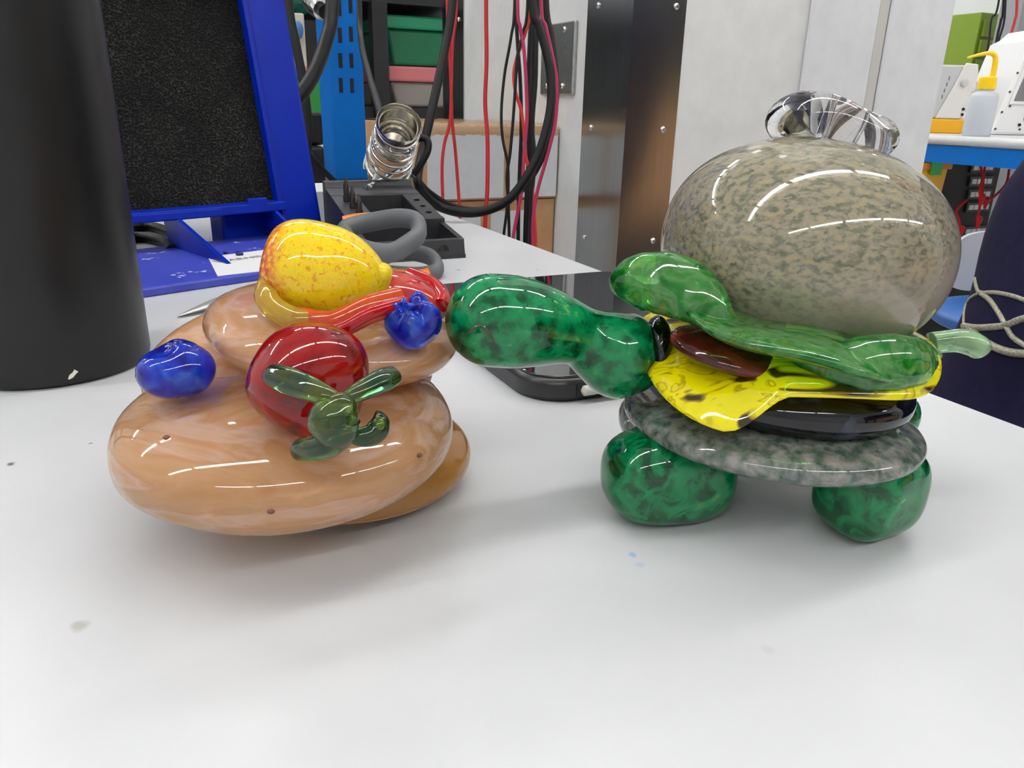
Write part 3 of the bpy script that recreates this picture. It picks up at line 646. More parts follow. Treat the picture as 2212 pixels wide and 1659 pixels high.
# moulded emblem on the front: a ring and a rainbow arc
def onfront(x, z): return ST((x, -.0006 + z * .2, z))
for x, z, r in ((-.0335, .0085, .0022),):
    obj('embossed_ring', MB().ring([onfront(x + r * cos(a), z + r * sin(a)) for a in np.linspace(0, 2 * pi, 24, endpoint=False)], .00035, 6), DK, tf)
    obj('embossed_ring', MB().ring([onfront(x + .0009 * cos(a), z + .0009 * sin(a)) for a in np.linspace(0, 2 * pi, 12, endpoint=False)], .0003, 6), DK, tf)
for r in (.0042, .0028, .0015):
    obj('embossed_arc', MB().loft([onfront(-.0175 + r * cos(a), .0062 + r * sin(a) * 1.05) for a in np.linspace(0, pi, 18)], .00045, 6), DK, tf)
# coil holder
mouth = pt(862, 266, .62); vd = -ray(862, 266); vd /= np.linalg.norm(vd); hr = CR - vd * (CR @ vd); hr /= np.linalg.norm(hr); hu = np.cross(vd, hr)
axis = (hr * .30 + hu * .95) * sin(radians(34)) + vd * cos(radians(34)); axis /= np.linalg.norm(axis); R0 = semi(47, .62)
ch = obj('coil_holder', MB().lathe(mouth, [(R0 * .96, 0), (R0, .0012), (R0 * 1.05, .0), (R0 * 1.05, -.0022), (R0 * .97, -.004), (R0 * .95, -.016), (R0 * .93, -.0165), (R0 * .90, -.016), (R0 * .9, -.004)], 48, axis, closed=True), NICKEL, ss, 'metal mouth of the coil holder')
obj('inner_funnel', MB().lathe(mouth, [(R0 * .9, -.004), (R0 * .9, -.017), (R0 * .72, -.021), (R0 * .70, -.034), (R0 * .45, -.037), (R0 * .45, -.045), (R0 * .43, -.045), (R0 * .43, -.0365), (R0 * .68, -.033), (R0 * .7, -.0205), (R0 * .88, -.0165), (R0 * .88, -.004)], 48, axis, closed=True), NICKEL, ch)
a = np.cross(axis, (0, 0, 1)); a /= np.linalg.norm(a); bq = np.cross(axis, a); cp = []
for k in range(7 * 30 + 1):
    th = 2 * pi * k / 30; s_ = k / (7 * 30); h = -.006 - .066 * s_; r = R0 * (1.0 + .17 * s_); cp.append(mouth + axis * h + (a * cos(th) + bq * sin(th)) * r)
obj('coil', MB().loft(cp, .0012, 8), plain('spring_steel', (205, 205, 200), .22, 1.0), ch, 'chrome wire spiral')
bot = mouth - axis * .069
obj('coil_bracket', MB().loft(curve([bot - a * R0 * 1.1, bot - axis * .006 - a * .01, ST((-.045, .118, .040))], 6), .002, 8), CHROME, ch)
obj('coil_bracket', MB().loft(curve([bot + a * R0 * 1.1, bot - axis * .006 + a * .01, ST((-.04, .118, .040))], 6), .002, 8), CHROME, ch)

# ------------------------------------------------------------------ scissors
GRY = plain('grey_soft_grip', (92, 94, 96), .55); ORG_ = plain('orange_plastic', (236, 122, 36), .4)
sx = thing('scissors', 'pair of scissors with grey and orange loop handles behind the pancakes', 'scissors', onz(640, 640))
BLADE = plain('blade_steel', (160, 160, 158), .25, 1.0)
piv = pt(655, 622, .463)
for q0, q1, off in (((383, 688, .405), (655, 618, .463), .0), ((388, 687, .407), (655, 628, .462), .002)):
    T_, Q = pt(*q0), pt(*q1); T_[2] = max(T_[2], BZ + .001); Q[2] = max(Q[2], BZ + .006)
    L = curve([T_, T_ * .5 + Q * .5 + np.array([0, 0, .001]), Q], 8); n = len(L)
    obj('blade', MB().loft(L, np.interp(np.linspace(0, 1, n), [0, .3, 1], [.0004, .004, .0065]), 10, .25, up=(.5, -.8, .3)), BLADE, sx)
obj('pivot_screw', MB().lathe(piv, [(.004, -.004), (.0042, .003), (.003, .004), (0, .0042)], 18, -_f), SCREW, sx)
up_ = px([(905, 497, .50), (898, 478, .505), (860, 471, .512), (800, 480, .518), (752, 492, .515), (745, 506, .508), (768, 530, .497), (812, 545, .490), (850, 545, .488), (880, 528, .49), (900, 512, .495)], .5)
low = px([(944, 578, .512), (930, 556, .523), (893, 546, .53), (848, 546, .53), (822, 566, .522), (832, 588, .512), (868, 594, .508), (908, 595, .507), (936, 590, .508)], .5)
for nm, pp, rr, orr in (('upper', up_, .0052, [(740, 482, .522), (770, 476, .523), (820, 472, .522)]), ('lower', low, .0048, [(836, 592, .504), (868, 597, .5035), (908, 597, .503), (930, 592, .504)])):
    C_ = curve(pp, 6, True); hnd = obj('handle', MB().ring(C_, rr, 14, 1.25, up=(0, -.25, 1)), GRY, sx, nm + ' grey loop handle')
    C2 = curve(px(orr, .5), 6); obj('orange_inlay', MB().loft(C2, [.001] + [.0042] * (len(C2) - 2) + [.001], 12, 1.1), ORG_, hnd, 'orange grip inlay')
obj('shank', MB().loft(curve([piv, pt(720, 560, .49), pt(758, 525, .498)], 6), .006, 12), GRY, sx)
obj('shank', MB().loft(curve([piv, pt(740, 600, .5), pt(832, 578, .517)], 6), .006, 12), GRY, sx)

# ------------------------------------------------------------------ black glass-topped tablet behind the turtle
DV = Frame(onz(1200, 862)[:2], YAW)
def rrect(x0, x1, y0, y1, r, n=8):
    out = []
    for cx_, cy_, a0 in ((x1 - r, y1 - r, 0), (x0 + r, y1 - r, 90), (x0 + r, y0 + r, 180), (x1 - r, y0 + r, 270)):
        for k in range(n + 1):
            a = radians(a0 + 90 * k / n); out.append((cx_ + r * cos(a), cy_ + r * sin(a)))
    return out
tb = thing('black_tablet', 'black glass-topped tablet in a rounded case lying behind the turtle', 'tablet', DV((.06, .08, 0)))
obj('case', MB(DV).prism(rrect(-.012, .136, -.006, .168, .019), 0, .0095), plain('black_case', (30, 30, 32), .35), tb, bevel=.0022)
obj('screen', MB(DV).prism(rrect(-.010, .134, -.004, .166, .017), .0094, .0106), plain('black_glass', (9, 9, 10), .03, Coat_Weight=1.0), tb, bevel=.0004)
sl = obj('slot', MB(DV).prism([(.006, .0022), (.046, .0022), (.046, .0074), (.006, .0074)], -.0064, -.0058, 'y'), plain('slot_black', (8, 8, 9), .5), tb, smooth=False)
obj('stylus', MB(DV).loft([(.0075, -.0072, .0048), (.0085, -.0072, .0048), (.027, -.0072, .0048), (.0275, -.0072, .0048)], [.0006, .0021, .0021, .0017], 14), plain('ivory_plastic', (214, 212, 202), .4), sl, 'ivory stylus end in the slot')

# ------------------------------------------------------------------ white block and black power unit behind the extractor
wb = thing('white_carton', 'small plain white carton between the fume extractor and the soldering stand', 'carton', BN((.155, .76, 0)))
p1 = BN.ony(684, 494, .722); p2 = BN.ony(736, 494, .722)
obj('body', bnbox(p1[0] - .05, p2[0] + .012, .722, .80, 0, .030), plain('white_card', (214, 216, 216), .6), wb, bevel=.001, smooth=False)
obj('lid_flap', bnbox(p1[0] - .05, p2[0] + .012, .722, .80, .030, .0315), plain('white_card_lid', (224, 226, 226), .6), wb, smooth=False)
pw = thing('power_adapter', 'black power adapter block at the foot of the blue steel post', 'power adapter', pt(650, 430, 1.0))
fb = BN.l(pt(676, 420, .98))
obj('body', bnbox(fb[0] - .03, fb[0] + .018, fb[1], fb[1] + .06, 0, .055), BLACK, pw, bevel=.004, smooth=False)
obj('plug', bnbox(fb[0] - .008, fb[0] + .022, fb[1] + .02, fb[1] + .045, .055, .095), BLACK, pw, bevel=.004, smooth=False)
pw.location = tuple(BN((fb[0], fb[1] + .03, 0))); 
for ch_ in pw.children:
    for v in ch_.data.vertices: v.co += Vector(ORG[pw.name]) - pw.location
# ------------------------------------------------------------------ blue slotted steel post
PX0 = BN.ony(713, 200, 1.12)[0]; PX1 = BN.ony(790, 300, 1.12)[0]
po = thing('slotted_post', 'blue slotted steel upright post rising from the back of the bench', 'post', BN((.26, 1.14, 0)))
PXs = BN.ony(668, 200, 1.12)[0]
zs = 1.0
front = obj('front_face', bnbox(PX0, PX1, 1.118, 1.122, 0.004, zs), BLUE, po, bevel=.001, smooth=False)
obj('side_face', bnbox(PX0, PX0 + .004, 1.122, 1.185, 0.004, zs), BLUE, po, smooth=False)
obj('side_face', bnbox(PX1 - .004, PX1, 1.122, 1.185, 0.004, zs), BLUE, po, smooth=False)
obj('base_foot', bnbox(PX0 - .055, PX1 + .02, 1.10, 1.21, 0, .004), plain('dark_steel', (58, 64, 70), .5), po, smooth=False)
SLOT = plain('slot_dark', (6, 10, 18), .8)
for (xa, ys) in ((733, (18, 76, 131, 184)), (757, (12, 74, 131, 185))):
    for y in ys:
        q = BN.ony(xa - (4 if y > 150 else 8) * (xa < 740) * 0 + (y - 20) * .02, y, 1.1178)
        obj('slot', bnbox(q[0] - .0026, q[0] + .0026, 1.1174, 1.1182, q[2] - .0092, q[2] + .0092), SLOT, po, smooth=False)
obj('top_arm', bnbox(PX0 - .25, .56, 1.13, 1.17, .62, .66), BLUE, po, bevel=.002, smooth=False)
lk = thing('chrome_connector', 'round chrome screw connector on a black cable beside the blue post', 'connector', pt(688, 20, .93))
obj('barrel', MB().loft(px([(668, 2, .95), (680, 9, .94), (690, 17, .93), (697, 22, .925)], .9), [.009, .0125, .0125, .012], 20), CHROME, lk)
obj('core', MB().loft(px([(695, 21, .927), (702, 26, .92)], .9), [.008, .008], 16), BLACK, lk)
# ------------------------------------------------------------------ cables
RBLK = RUBBER
CRED = plain('red_wire', (160, 6, 18), .45, Specular_IOR_Level=.3); CPNK = plain('magenta_wire', (150, 14, 66), .45, Specular_IOR_Level=.3); CORN = plain('orange_red_wire', (188, 40, 20), .45, Specular_IOR_Level=.3)
def cable(pp, d, rpx, mat, label, name='cable', n=10):
    P = curve(px(pp, d), n)
    return tag(obj(name, MB().loft(P, rpx * d / FPX, 10), mat), label, 'cable')
TOP = -330
cable([(590, TOP, .9), (622, 0, .9), (640, 100, .9), (657, 190, .9), (665, 270, .9), (662, 330, .9), (655, 400, .9), (640, 430, .86)], .9, 10, RBLK, 'thick straight black cable hanging just right of the blue fume extractor')
cable([(728, TOP, .88), (718, 0, .86), (704, 90, .84), (672, 170, .8), (628, 222, .77), (560, 250, .76), (500, 300, .76)], .84, 15, RBLK, 'thickest black cable curving down from the blue post to the fume extractor')
cable([(770, TOP, .95), (776, 0, .9), (780, 90, .85), (796, 160, .78), (816, 228, .70), (826, 262, .665)], .85, 6.5, RBLK, 'thin black cable running down into the mouth side of the coil holder')
cable([(650, 300, .95), (680, 345, .95), (715, 385, .97), (740, 400, 1.0)], .95, 6, RBLK, 'short black lead slanting to the foot of the blue post', 'lead')
cable([(1000, TOP, .8), (978, 0, .79), (958, 120, .78), (930, 250, .76), (912, 330, .75), (902, 390, .725), (920, 425, .735), (952, 448, .75), (1003, 460, .75), (1060, 452, .755), (1110, 420, .755), (1160, 340, .755), (1188, 240, .755), (1188, 150, .755), (1166, 60, .755), (1150, 0, .755), (1140, TOP, .755)], .78, 9.5, RBLK, 'black cable looping in a wide U below the bench edge')
cable([(892, 378, .70), (904, 362, .70), (923, 328, .70), (923, 304, .70), (906, 299, .70), (888, 312, .69), (876, 330, .69)], .70, 8, RBLK, 'black iron cord looped behind the chrome coil holder', 'cord')
cable([(890, 374, .78), (905, 395, .83), (930, 420, .86), (975, 446, .895), (1030, 455, .89), (1085, 440, .90), (1135, 400, .90), (1178, 320, .90), (1200, 210, .90), (1190, 80, .90), (1178, 0, .90), (1170, TOP, .90)], .8, 9, RBLK, 'outer black cable of the wide U loop, from the coil holder up to the wires')
LOW = 640
cable([(985, TOP), (986, 0), (978, 90), (975, 190), (972, 262), (960, 310), (955, 360), (957, 440), (962, 520), (965, LOW)], .925, 3.6, CRED, 'thin red wire bowing left of its twin beside the big black loop', 'wire')
cable([(962, TOP), (966, 0), (970, 80), (974, 180), (977, 262), (984, 330), (992, 440), (995, 520), (998, LOW)], .94, 3.6, CRED, 'thin red wire straight down beside its bowed twin', 'wire')
cable([(1050, TOP), (1050, 0), (1051, 130), (1048, 220), (1053, 300), (1053, 400), (1048, 480), (1044, 560), (1044, LOW)], .82, 4.6, CRED, 'single thick red wire hanging alone left of the wire bundle', 'wire')
cable([(1118, TOP), (1112, 0), (1104, 80), (1090, 160), (1083, 240), (1086, 300), (1096, 350), (1098, 400), (1094, 460), (1087, 520), (1080, LOW)], .825, 3.2, RBLK, 'thin black wire bowing furthest left in the bundle', 'wire')
cable([(1146, TOP), (1140, 0), (1130, 70), (1118, 120), (1113, 190), (1109, 250), (1102, 330), (1095, 380), (1098, 440), (1100, 520), (1100, LOW)], .805, 3.4, RBLK, 'thin black wire crossing the magenta wire at the left of the bundle', 'wire')
cable([(1116, TOP), (1115, 0), (1118, 90), (1124, 180), (1126, 280), (1122, 380), (1120, 460), (1119, 540), (1118, LOW)], .85, 4.2, RBLK, 'black wire hanging straight behind the orange wire', 'wire')
cable([(1122, TOP), (1118, 0), (1124, 60), (1132, 110), (1137, 190), (1138, 260), (1132, 330), (1128, 400), (1120, 450), (1108, 520), (1100, LOW)], .79, 4.0, CPNK, 'magenta wire winding down the left of the bundle', 'wire')
cable([(1150, TOP), (1145, 0), (1138, 60), (1118, 120), (1110, 160), (1114, 200), (1126, 240), (1133, 300), (1136, 340), (1144, 370), (1152, 430), (1157, 520), (1160, LOW)], .82, 3.8, CORN, 'orange-red wire weaving through the black wires', 'wire')
cable([(1172, TOP), (1169, 0), (1180, 60), (1193, 120), (1203, 180), (1200, 260), (1184, 330), (1164, 400), (1154, 450), (1150, 500), (1152, 560), (1152, LOW)], .785, 4.0, CPNK, 'magenta wire bowing out along the right side of the bundle', 'wire')
cable([(1150, TOP), (1150, 0), (1146, 80), (1143, 170), (1144, 260), (1142, 360), (1138, 440), (1135, 540), (1134, LOW)], .835, 6.0, RBLK, 'left thick black cable in the middle of the hanging bundle')
cable([(1162, TOP), (1160, 0), (1157, 90), (1155, 180), (1149, 260), (1149, 360), (1144, 440), (1141, 540), (1140, LOW)], .805, 6.5, RBLK, 'right thick black cable in the middle of the hanging bundle')
cable([(1168, TOP), (1162, 0), (1160, 70), (1150, 160), (1146, 240), (1154, 340), (1148, 430), (1143, 540), (1142, LOW)], .86, 5, RBLK, 'black cable tucked between the two thick ones of the bundle')
P = curve([onz(*q, .0042) for q in ((235, 512), (285, 492), (330, 490), (380, 508), (425, 530), (440, 541))], 8)
tag(obj('cable', MB().loft(P, .0042, 12), RBLK), 'black cable lying on the bench under the fume extractor filter', 'cable')
P = curve([onz(*q, .0042) for q in ((240, 528), (290, 512), (345, 519), (372, 540))], 8)
tag(obj('cable', MB().loft(P, .0042, 12), RBLK), 'shorter black cable on the bench nearest the extractor base plate', 'cable')

# ------------------------------------------------------------------ cartons stacked beside the column
CARD = mottled('brown_cardboard', [(.3, (176, 134, 92)), (.7, (190, 148, 104))], 30, .75)
PRW = mottled('white_print', [(.3, (208, 210, 212)), (.7, (218, 220, 222))], 30, .35)
FY = 1.064
def fx(x, y): return BN.ony(x, y, FY)
L_ = fx(893, 300)[0]; ztop = fx(1100, 272)[2]; zlow = fx(1100, 432)[2]
c1 = thing('cardboard_carton', 'film-wrapped brown carton with white printed labels, topmost of the stack beside the column', 'carton', BN((.45, 1.2, zlow)))
obj('box', bnbox(L_, CX0 - .003, FY, FY + .26, zlow + .001, ztop), CARD, c1, bevel=.002, smooth=False)
FILM = plain('packing_tape_film', (196, 160, 118), .12)
zc = fx(1100, 291)[2]
obj('label_panel', bnbox(fx(922, 350)[0], fx(1088, 350)[0], FY - .0012, FY, zlow + .004, zc), PRW, c1, 'white printed panel', smooth=False)
obj('label_panel', bnbox(fx(1101, 350)[0], CX0 - .004, FY - .0012, FY, zlow + .004, zc), PRW, c1, 'white printed panel', smooth=False)
mb = MB(BN)
NW = 34
for j in range(5):
    for i in range(NW):
        x = L_ + (CX0 - .004 - L_) * i / (NW - 1); y = FY - .0016 + (FY + .26 - FY) * [0, 0, .05, .5, 1][j]
        z = [zc - .002, ztop - .002, ztop + .002, ztop + .002, ztop + .0015][j]
        mb.v.append(tuple(BN((x, y + rng.normal() * .0006, z + abs(rng.normal()) * .0016))))
for j in range(4):
    for i in range(NW - 1): mb.f.append((j * NW + i, j * NW + i + 1, (j + 1) * NW + i + 1, (j + 1) * NW + i))
FILM, t, b = nt('clear_packing_film'); setp(b, Base_Color=lin((206, 176, 140)), Roughness=.12, Alpha=.55)
obj('film_wrap', mb, FILM, c1, 'crinkled clear film', sharp=0)
c2 = thing('cardboard_carton', 'brown carton with white panels, second from the top beside the column', 'carton', BN((.45, 1.2, zlow - .4)))
obj('box', bnbox(L_ - .02, CX0 - .003, FY + .004, FY + .26, zlow - .42, zlow), CARD, c2, bevel=.002, smooth=False)
obj('label_panel', bnbox(fx(905, 460)[0], fx(1040, 460)[0], FY + .0028, FY + .004, zlow - .16, zlow - .012), PRW, c2, 'white panel', smooth=False)
obj('label_panel', bnbox(fx(1062, 500)[0], fx(1158, 500)[0], FY + .0028, FY + .004, zlow - .2, fx(1100, 456)[2]), PRW, c2, 'white panel', smooth=False)
c3 = thing('cardboard_carton', 'plain brown carton on the floor at the bottom of the stack by the column', 'carton', BN((.45, 1.2, -BZ)))
obj('box', bnbox(L_ - .03, CX0 - .003, FY, FY + .27, -BZ, zlow - .421), CARD, c3, bevel=.002, smooth=False)
obj('tape', bnbox(.40, .45, FY - .0006, FY + .27, zlow - .421, zlow - .4205), FILM, c3, smooth=False)

# ------------------------------------------------------------------ storage rack with bins (behind the cartons)
RY = 1.95
def rx(x, y, yb=RY): return BN.ony(x, y, yb)
rk = thing('storage_rack', 'black steel storage rack behind the hanging cables', 'storage rack', BN((.45, 2.15, -BZ)))
BST = plain('black_steel', (26, 26, 29), .5)
pxs = [rx(813, 100)[0], rx(1010, 100)[0] + .1, -1.0, -.2]
for x in pxs:
    for y in (RY - .02, RY + .5): obj('post', bnbox(x - .018, x + .018, y - .018, y + .018, -BZ, 1.3), BST, rk, smooth=False)
zS = rx(880, 232)[2]; zU = rx(880, 12)[2]
for z in (zS - .03, zU, -.5): obj('shelf', bnbox(pxs[2] - .02, pxs[1] + .02, RY - .02, RY + .52, z, z + .03), BST, rk, smooth=False)
obj('back_panel', bnbox(pxs[2], pxs[1], RY + .522, RY + .53, -BZ, 1.3), plain('grey_board', (176, 177, 182), .8), rk, smooth=False)
def bin_(name, label, cat, x0, x1, y0, y1, z0, z1, body, lid, lidh=.02, rims=True):
    o = thing(name, label, cat, BN(((x0 + x1) / 2, (y0 + y1) / 2, z0)))
    obj('tub', MB(BN).prism([(x0 + .015, z0), (x1 - .015, z0), (x1, z1 - lidh), (x0, z1 - lidh)], y0 + .01, y1, 'y'), body, o, bevel=.006, smooth=False)
    obj('lid', bnbox(x0 - .008, x1 + .008, y0, y1 + .005, z1 - lidh, z1), lid, o, bevel=.005, smooth=False)
    return o
GB = plain('green_plastic', (22, 118, 78), .3, Transmission_Weight=.2); GL = plain('green_lid', (30, 138, 98), .3)
xa, xb_ = rx(835, 100)[0], rx(962, 100)[0]
zg0, zg1 = rx(900, 142)[2], rx(900, 34)[2]
zp1 = rx(900, 143)[2]
bin_('storage_tub', 'clear storage tub with a pink lid under the green tub on the rack', 'storage tub', xa + .012, xb_ + .03, RY + .005, RY + .4, zS + .001, zg0 - .002, plain('cloudy_plastic', (176, 166, 158), .3, Transmission_Weight=.2), plain('pink_lid', (214, 120, 124), .4), .035)
bin_('storage_tub', 'green lidded storage tub stacked on the pink-lidded one', 'storage tub', xa + .006, xb_ + .03, RY + .005, RY + .4, zg0, zg1, GB, GL, .03)
# left part of the rack: green carton, cream box, teal bag, blue clip
zl = rx(640, 300)[2]
xl0, xl1 = rx(596, 200)[0], rx(702, 200)[0]
zG1 = rx(660, 172)[2]
obj('front_board', bnbox(xl0 - .1, xl1 + .05, RY - .3, RY - .045, zl - .02, zl), plain('pale_board', (214, 216, 218), .5), rk, 'pale front shelf board', smooth=False)
for x in (xl0 - .09, xl1 + .03): obj('bracket', bnbox(x, x + .02, RY - .29, RY - .045, zl - .12, zl - .02), BST, rk, smooth=False)
gc = thing('green_carton', 'green printed carton with white lettering behind the thick black cables', 'carton', BN(((xl0 + xl1) / 2, RY - .2, zl)))
YG = RY - .25
obj('box', bnbox(BN.ony(596, 230, YG)[0], BN.ony(700, 230, YG)[0], YG, YG + .16, zl + .0006, zG1), plain('green_card', (38, 128, 52), .5), gc, bevel=.002, smooth=False)
tx0 = BN(BN.ony(645, 229, YG - .001)); text('lettering', 'ul', .034, tx0, BN.X, (0, 0, 1), plain('white_ink', (232, 238, 232), .5), gc, .0003)
cb = thing('parts_box', 'cream parts box with teal fittings above the green carton', 'box', BN(((xl0 + xl1) / 2, RY - .2, zG1)))
zc0, zc1 = BN.ony(640, 142, YG)[2], BN.ony(640, 27, YG)[2]
obj('box', bnbox(BN.ony(600, 80, YG)[0], BN.ony(661, 80, YG)[0], YG + .005, YG + .15, zG1 + .001, zc1), plain('cream_card', (206, 200, 184), .6), cb, bevel=.003, smooth=False)
obj('print_band', bnbox(BN.ony(601, 80, YG)[0], BN.ony(660, 80, YG)[0], YG + .0035, YG + .005, zG1 + .006, zc0), plain('kraft_band', (178, 140, 110), .6), cb, 'brown lower band', smooth=False)
obj('fitting', MB().ball(BN(BN.ony(625, 72, YG - .004)), (.02, .008, .022), None, 20, 14, noisy(.08, 4)), plain('teal_plastic', (64, 120, 120), .4), cb)
obj('fitting', MB().ball(BN(BN.ony(640, 65, YG - .004)), (.014, .008, .018), None, 20, 14, noisy(.08, 5)), plain('denim_blue_plastic', (60, 110, 180), .4), cb)
cl_ = thing('blue_clip', 'small bright blue plastic clip on the green carton', 'clip', BN(BN.ony(636, 168, YG)))
obj('clip_arm', MB().loft(curve([BN(BN.ony(*q, YG - .008)) for q in ((626, 166), (636, 156), (648, 150), (655, 156))], 5), .0055, 10), plain('bright_blue', (40, 110, 215), .4), cl_)
obj('clip_jaw', MB().loft(curve([BN(BN.ony(*q, YG - .006)) for q in ((626, 167), (634, 163), (646, 160))], 5), .004, 10), bpy.data.materials['bright_blue'], cl_)
tg = tag(obj('teal_bag', MB().ball(BN((BN.ony(632, 8, YG)[0], YG + .08, zc1 + .028)), (.062, .06, .03), None, 32, 20, noisy(.14, 9, 3)), plain('teal_bag_plastic', (18, 110, 100), .3), sharp=0), 'crumpled teal plastic bag on top of the cream parts box', 'bag')

# ------------------------------------------------------------------ far bench on the right with its machines
FT = .045; fe0 = BN.l(pt(2100, 303, 2.38)); FX = fe0[0]
ft = thing('far_workbench', 'far white-topped workbench with a blue steel frame beyond the column', 'workbench', BN((FX + .4, 2.1, -BZ)))
obj('tabletop', bnbox(FX, FX + .8, .9, 2.55, FT - .028, FT), LAM, ft, bevel=.012, smooth=True)
obj('apron', bnbox(FX + .012, FX + .04, .92, 2.53, FT - .085, FT - .03), BLUE, ft, smooth=False)
for y in (.98, 2.46):
    for x in (FX + .06, FX + .72): obj('leg', bnbox(x - .025, x + .025, y - .025, y + .025, -BZ, FT - .03), BLUE, ft, smooth=False)
# wash bottle
fb2 = BN.l(pt(2110, 283, 2.46)); WBP = BN((max(fb2[0], FX + .05), fb2[1], FT))
wbt = thing('wash_bottle', 'translucent wash bottle with a yellow cap and bent spout on the far workbench', 'wash bottle', WBP)
MILK = plain('milky_plastic', (216, 222, 230), .35, Transmission_Weight=.25); YCAP = plain('yellow_plastic', (246, 204, 14), .35)
obj('bottle', MB().lathe(WBP, [(.0, .0), (.038, 0), (.041, .004), (.041, .118), (.036, .128), (.024, .134), (.023, .142)], 40), MILK, wbt)
obj('cap', MB().lathe(WBP + np.array([0, 0, .140]), [(.0, 0), (.026, 0), (.0265, .003), (.025, .034), (.022, .037), (0, .038)], 28), YCAP, wbt)
sp = [WBP + CR * x + np.array([0, 0, z]) for x, z in ((.012, .176), (.012, .21), (.006, .236), (-.012, .245), (-.045, .240), (-.078, .232))]
P = curve(sp, 6); obj('spout', MB().loft(P, np.interp(np.linspace(0, 1, len(P)), [0, .5, 1], [.009, .0075, .003]), 12), YCAP, wbt)
# sewing machine like white arm on an orange base
sm = BN.l(pt(2022, 281, 2.78)); SMP = BN((sm[0], sm[1], FT))
se = thing('overlock_machine', 'small white sewing machine on an orange base at the back of the far workbench', 'sewing machine', SMP)
def bb_(mb_, u0, u1, v0, v1, w0, w1, **k):      # box in camera-right / away / up axes about SMP
    return mb_.box(u0, u1, v0, v1, w0, w1, **k)
SF = Frame(SMP[:2], 0)
ORB = plain('orange_yellow_base', (226, 166, 10), .45); OFFW = plain('off_white_enamel', (222, 220, 216), .35); LGR = plain('light_grey_enamel', (190, 192, 194), .4)
obj('base', MB(SF).box(-.10, .062, -.06, .09, FT, FT + .048), ORB, se, bevel=.004, smooth=False)
obj('body', MB(SF).prism([(-.10, FT + .05), (.044, FT + .05), (.05, FT + .09), (.078, FT + .19), (.074, FT + .225), (-.10, FT + .225)], -.05, .07, 'y'), LGR, se, bevel=.006, smooth=False)
hd = obj('head_cover', MB(SF).prism([(-.04, FT + .05), (.046, FT + .05), (.05, FT + .075), (.072, FT + .15), (.08, FT + .19), (.072, FT + .228), (.03, FT + .232), (.0, FT + .15)], -.058, -.05, 'y'), OFFW, se, bevel=.003, smooth=False)
obj('dial', MB().lathe(SF((.034, -.06, FT + .168)), [(.012, 0), (.0115, .008), (.004, .010), (0, .01)], 20, (0, -1, 0)), LGR, hd)
obj('handwheel', MB().lathe(SF((.076, 0, FT + .150)), [(.026, 0), (.03, .004), (.03, .012), (.024, .016), (.024, .022), (.03, .026), (.03, .036), (.02, .04), (0, .04)], 28, (1, 0, 0)), OFFW, se)
obj('lower_knob', MB().lathe(SF((.05, -.02, FT + .055)), [(.026, 0), (.028, .006), (.028, .014), (.022, .018), (.022, .026), (.026, .03), (.0, .034)], 24, (1, 0, 0)), OFFW, se)
for k in range(4): obj('vent_slot', MB(SF).box(-.03 + .004 * k, -.026 + .004 * k, -.0512, -.05, FT + .115 + .02 * k, FT + .128 + .02 * k), plain('vent_grey', (120, 120, 122), .6) if k == 0 else bpy.data.materials['vent_grey'], se, smooth=False)
for z in (.062, .08): obj('button', MB().lathe(SF((.05, -.058, FT + z + .002)), [(.005, 0), (.005, .003), (0, .003)], 12, (0, -1, 0)), BLACK, hd)
# white machine with a rounded window
wm = BN.l(pt(2141, 284, 2.66)); WMP = BN((max(wm[0], FX + .04), wm[1], FT))
WF = Frame(WMP[:2], 4)
wmach = thing('white_enclosure_machine', 'white boxy machine with a rounded window at the right end of the far workbench', 'machine', WMP)
MW = plain('machine_white', (232, 232, 232), .35)
def quad(u, w): return (u + (w - FT) * .22, w)        # leaning front edge
poly = [quad(0, FT), quad(.32, FT), (.44, FT + .37), (.34, FT + .38), (.125, FT + .34), quad(.03, FT + .315), quad(.004, FT + .30)]
body = obj('shell', MB(WF).prism(poly, 0, .22, 'y'), MW, wmach, bevel=.01, smooth=False)
win = [(.052, FT + .112), (.30, FT + .112), (.34, FT + .285), (.105, FT + .29), (.088, FT + .275)]
wf = obj('window_frame', MB(WF).prism([(p[0] + (-.012 if i in (0, 3, 4) else .012), p[1] + (-.012 if i < 2 else .012)) for i, p in enumerate(win)], -.006, 0, 'y'), MW, wmach, bevel=.004, smooth=False)
obj('window_pane', MB(WF).prism(win, -.0075, -.006, 'y'), plain('smoky_pane', (120, 118, 120), .12), wf, smooth=False)
obj('fan_ring', MB().ring([WF((.155 + .05 * cos(a), -.009, FT + .215 + .055 * sin(a))) for a in np.linspace(0, 2 * pi, 28, endpoint=False)], .007, 8), plain('dark_grey_ring', (70, 70, 74), .4), wf)
for u, w_ in ((.012, .02), (.022, .075), (.034, .14), (.046, .2), (.064, .285), (.092, .305), (.046, .095), (.10, .02)):
    obj('screw', MB().lathe(WF((u, -.001, FT + w_)), [(.004, 0), (.004, .002), (0, .003)], 10, (0, -1, 0)), plain('dark_screw', (90, 90, 92), .4, .7) if w_ == .02 and u < .05 else bpy.data.materials['dark_screw'], wmach)
for u, w_, r in ((.115, .055, .009), (.095, .035, .005)): obj('port', MB().lathe(WF((u, -.001, FT + w_)), [(r, 0), (r, .003), (0, .003)], 14, (0, -1, 0)), BLACK, wmach)
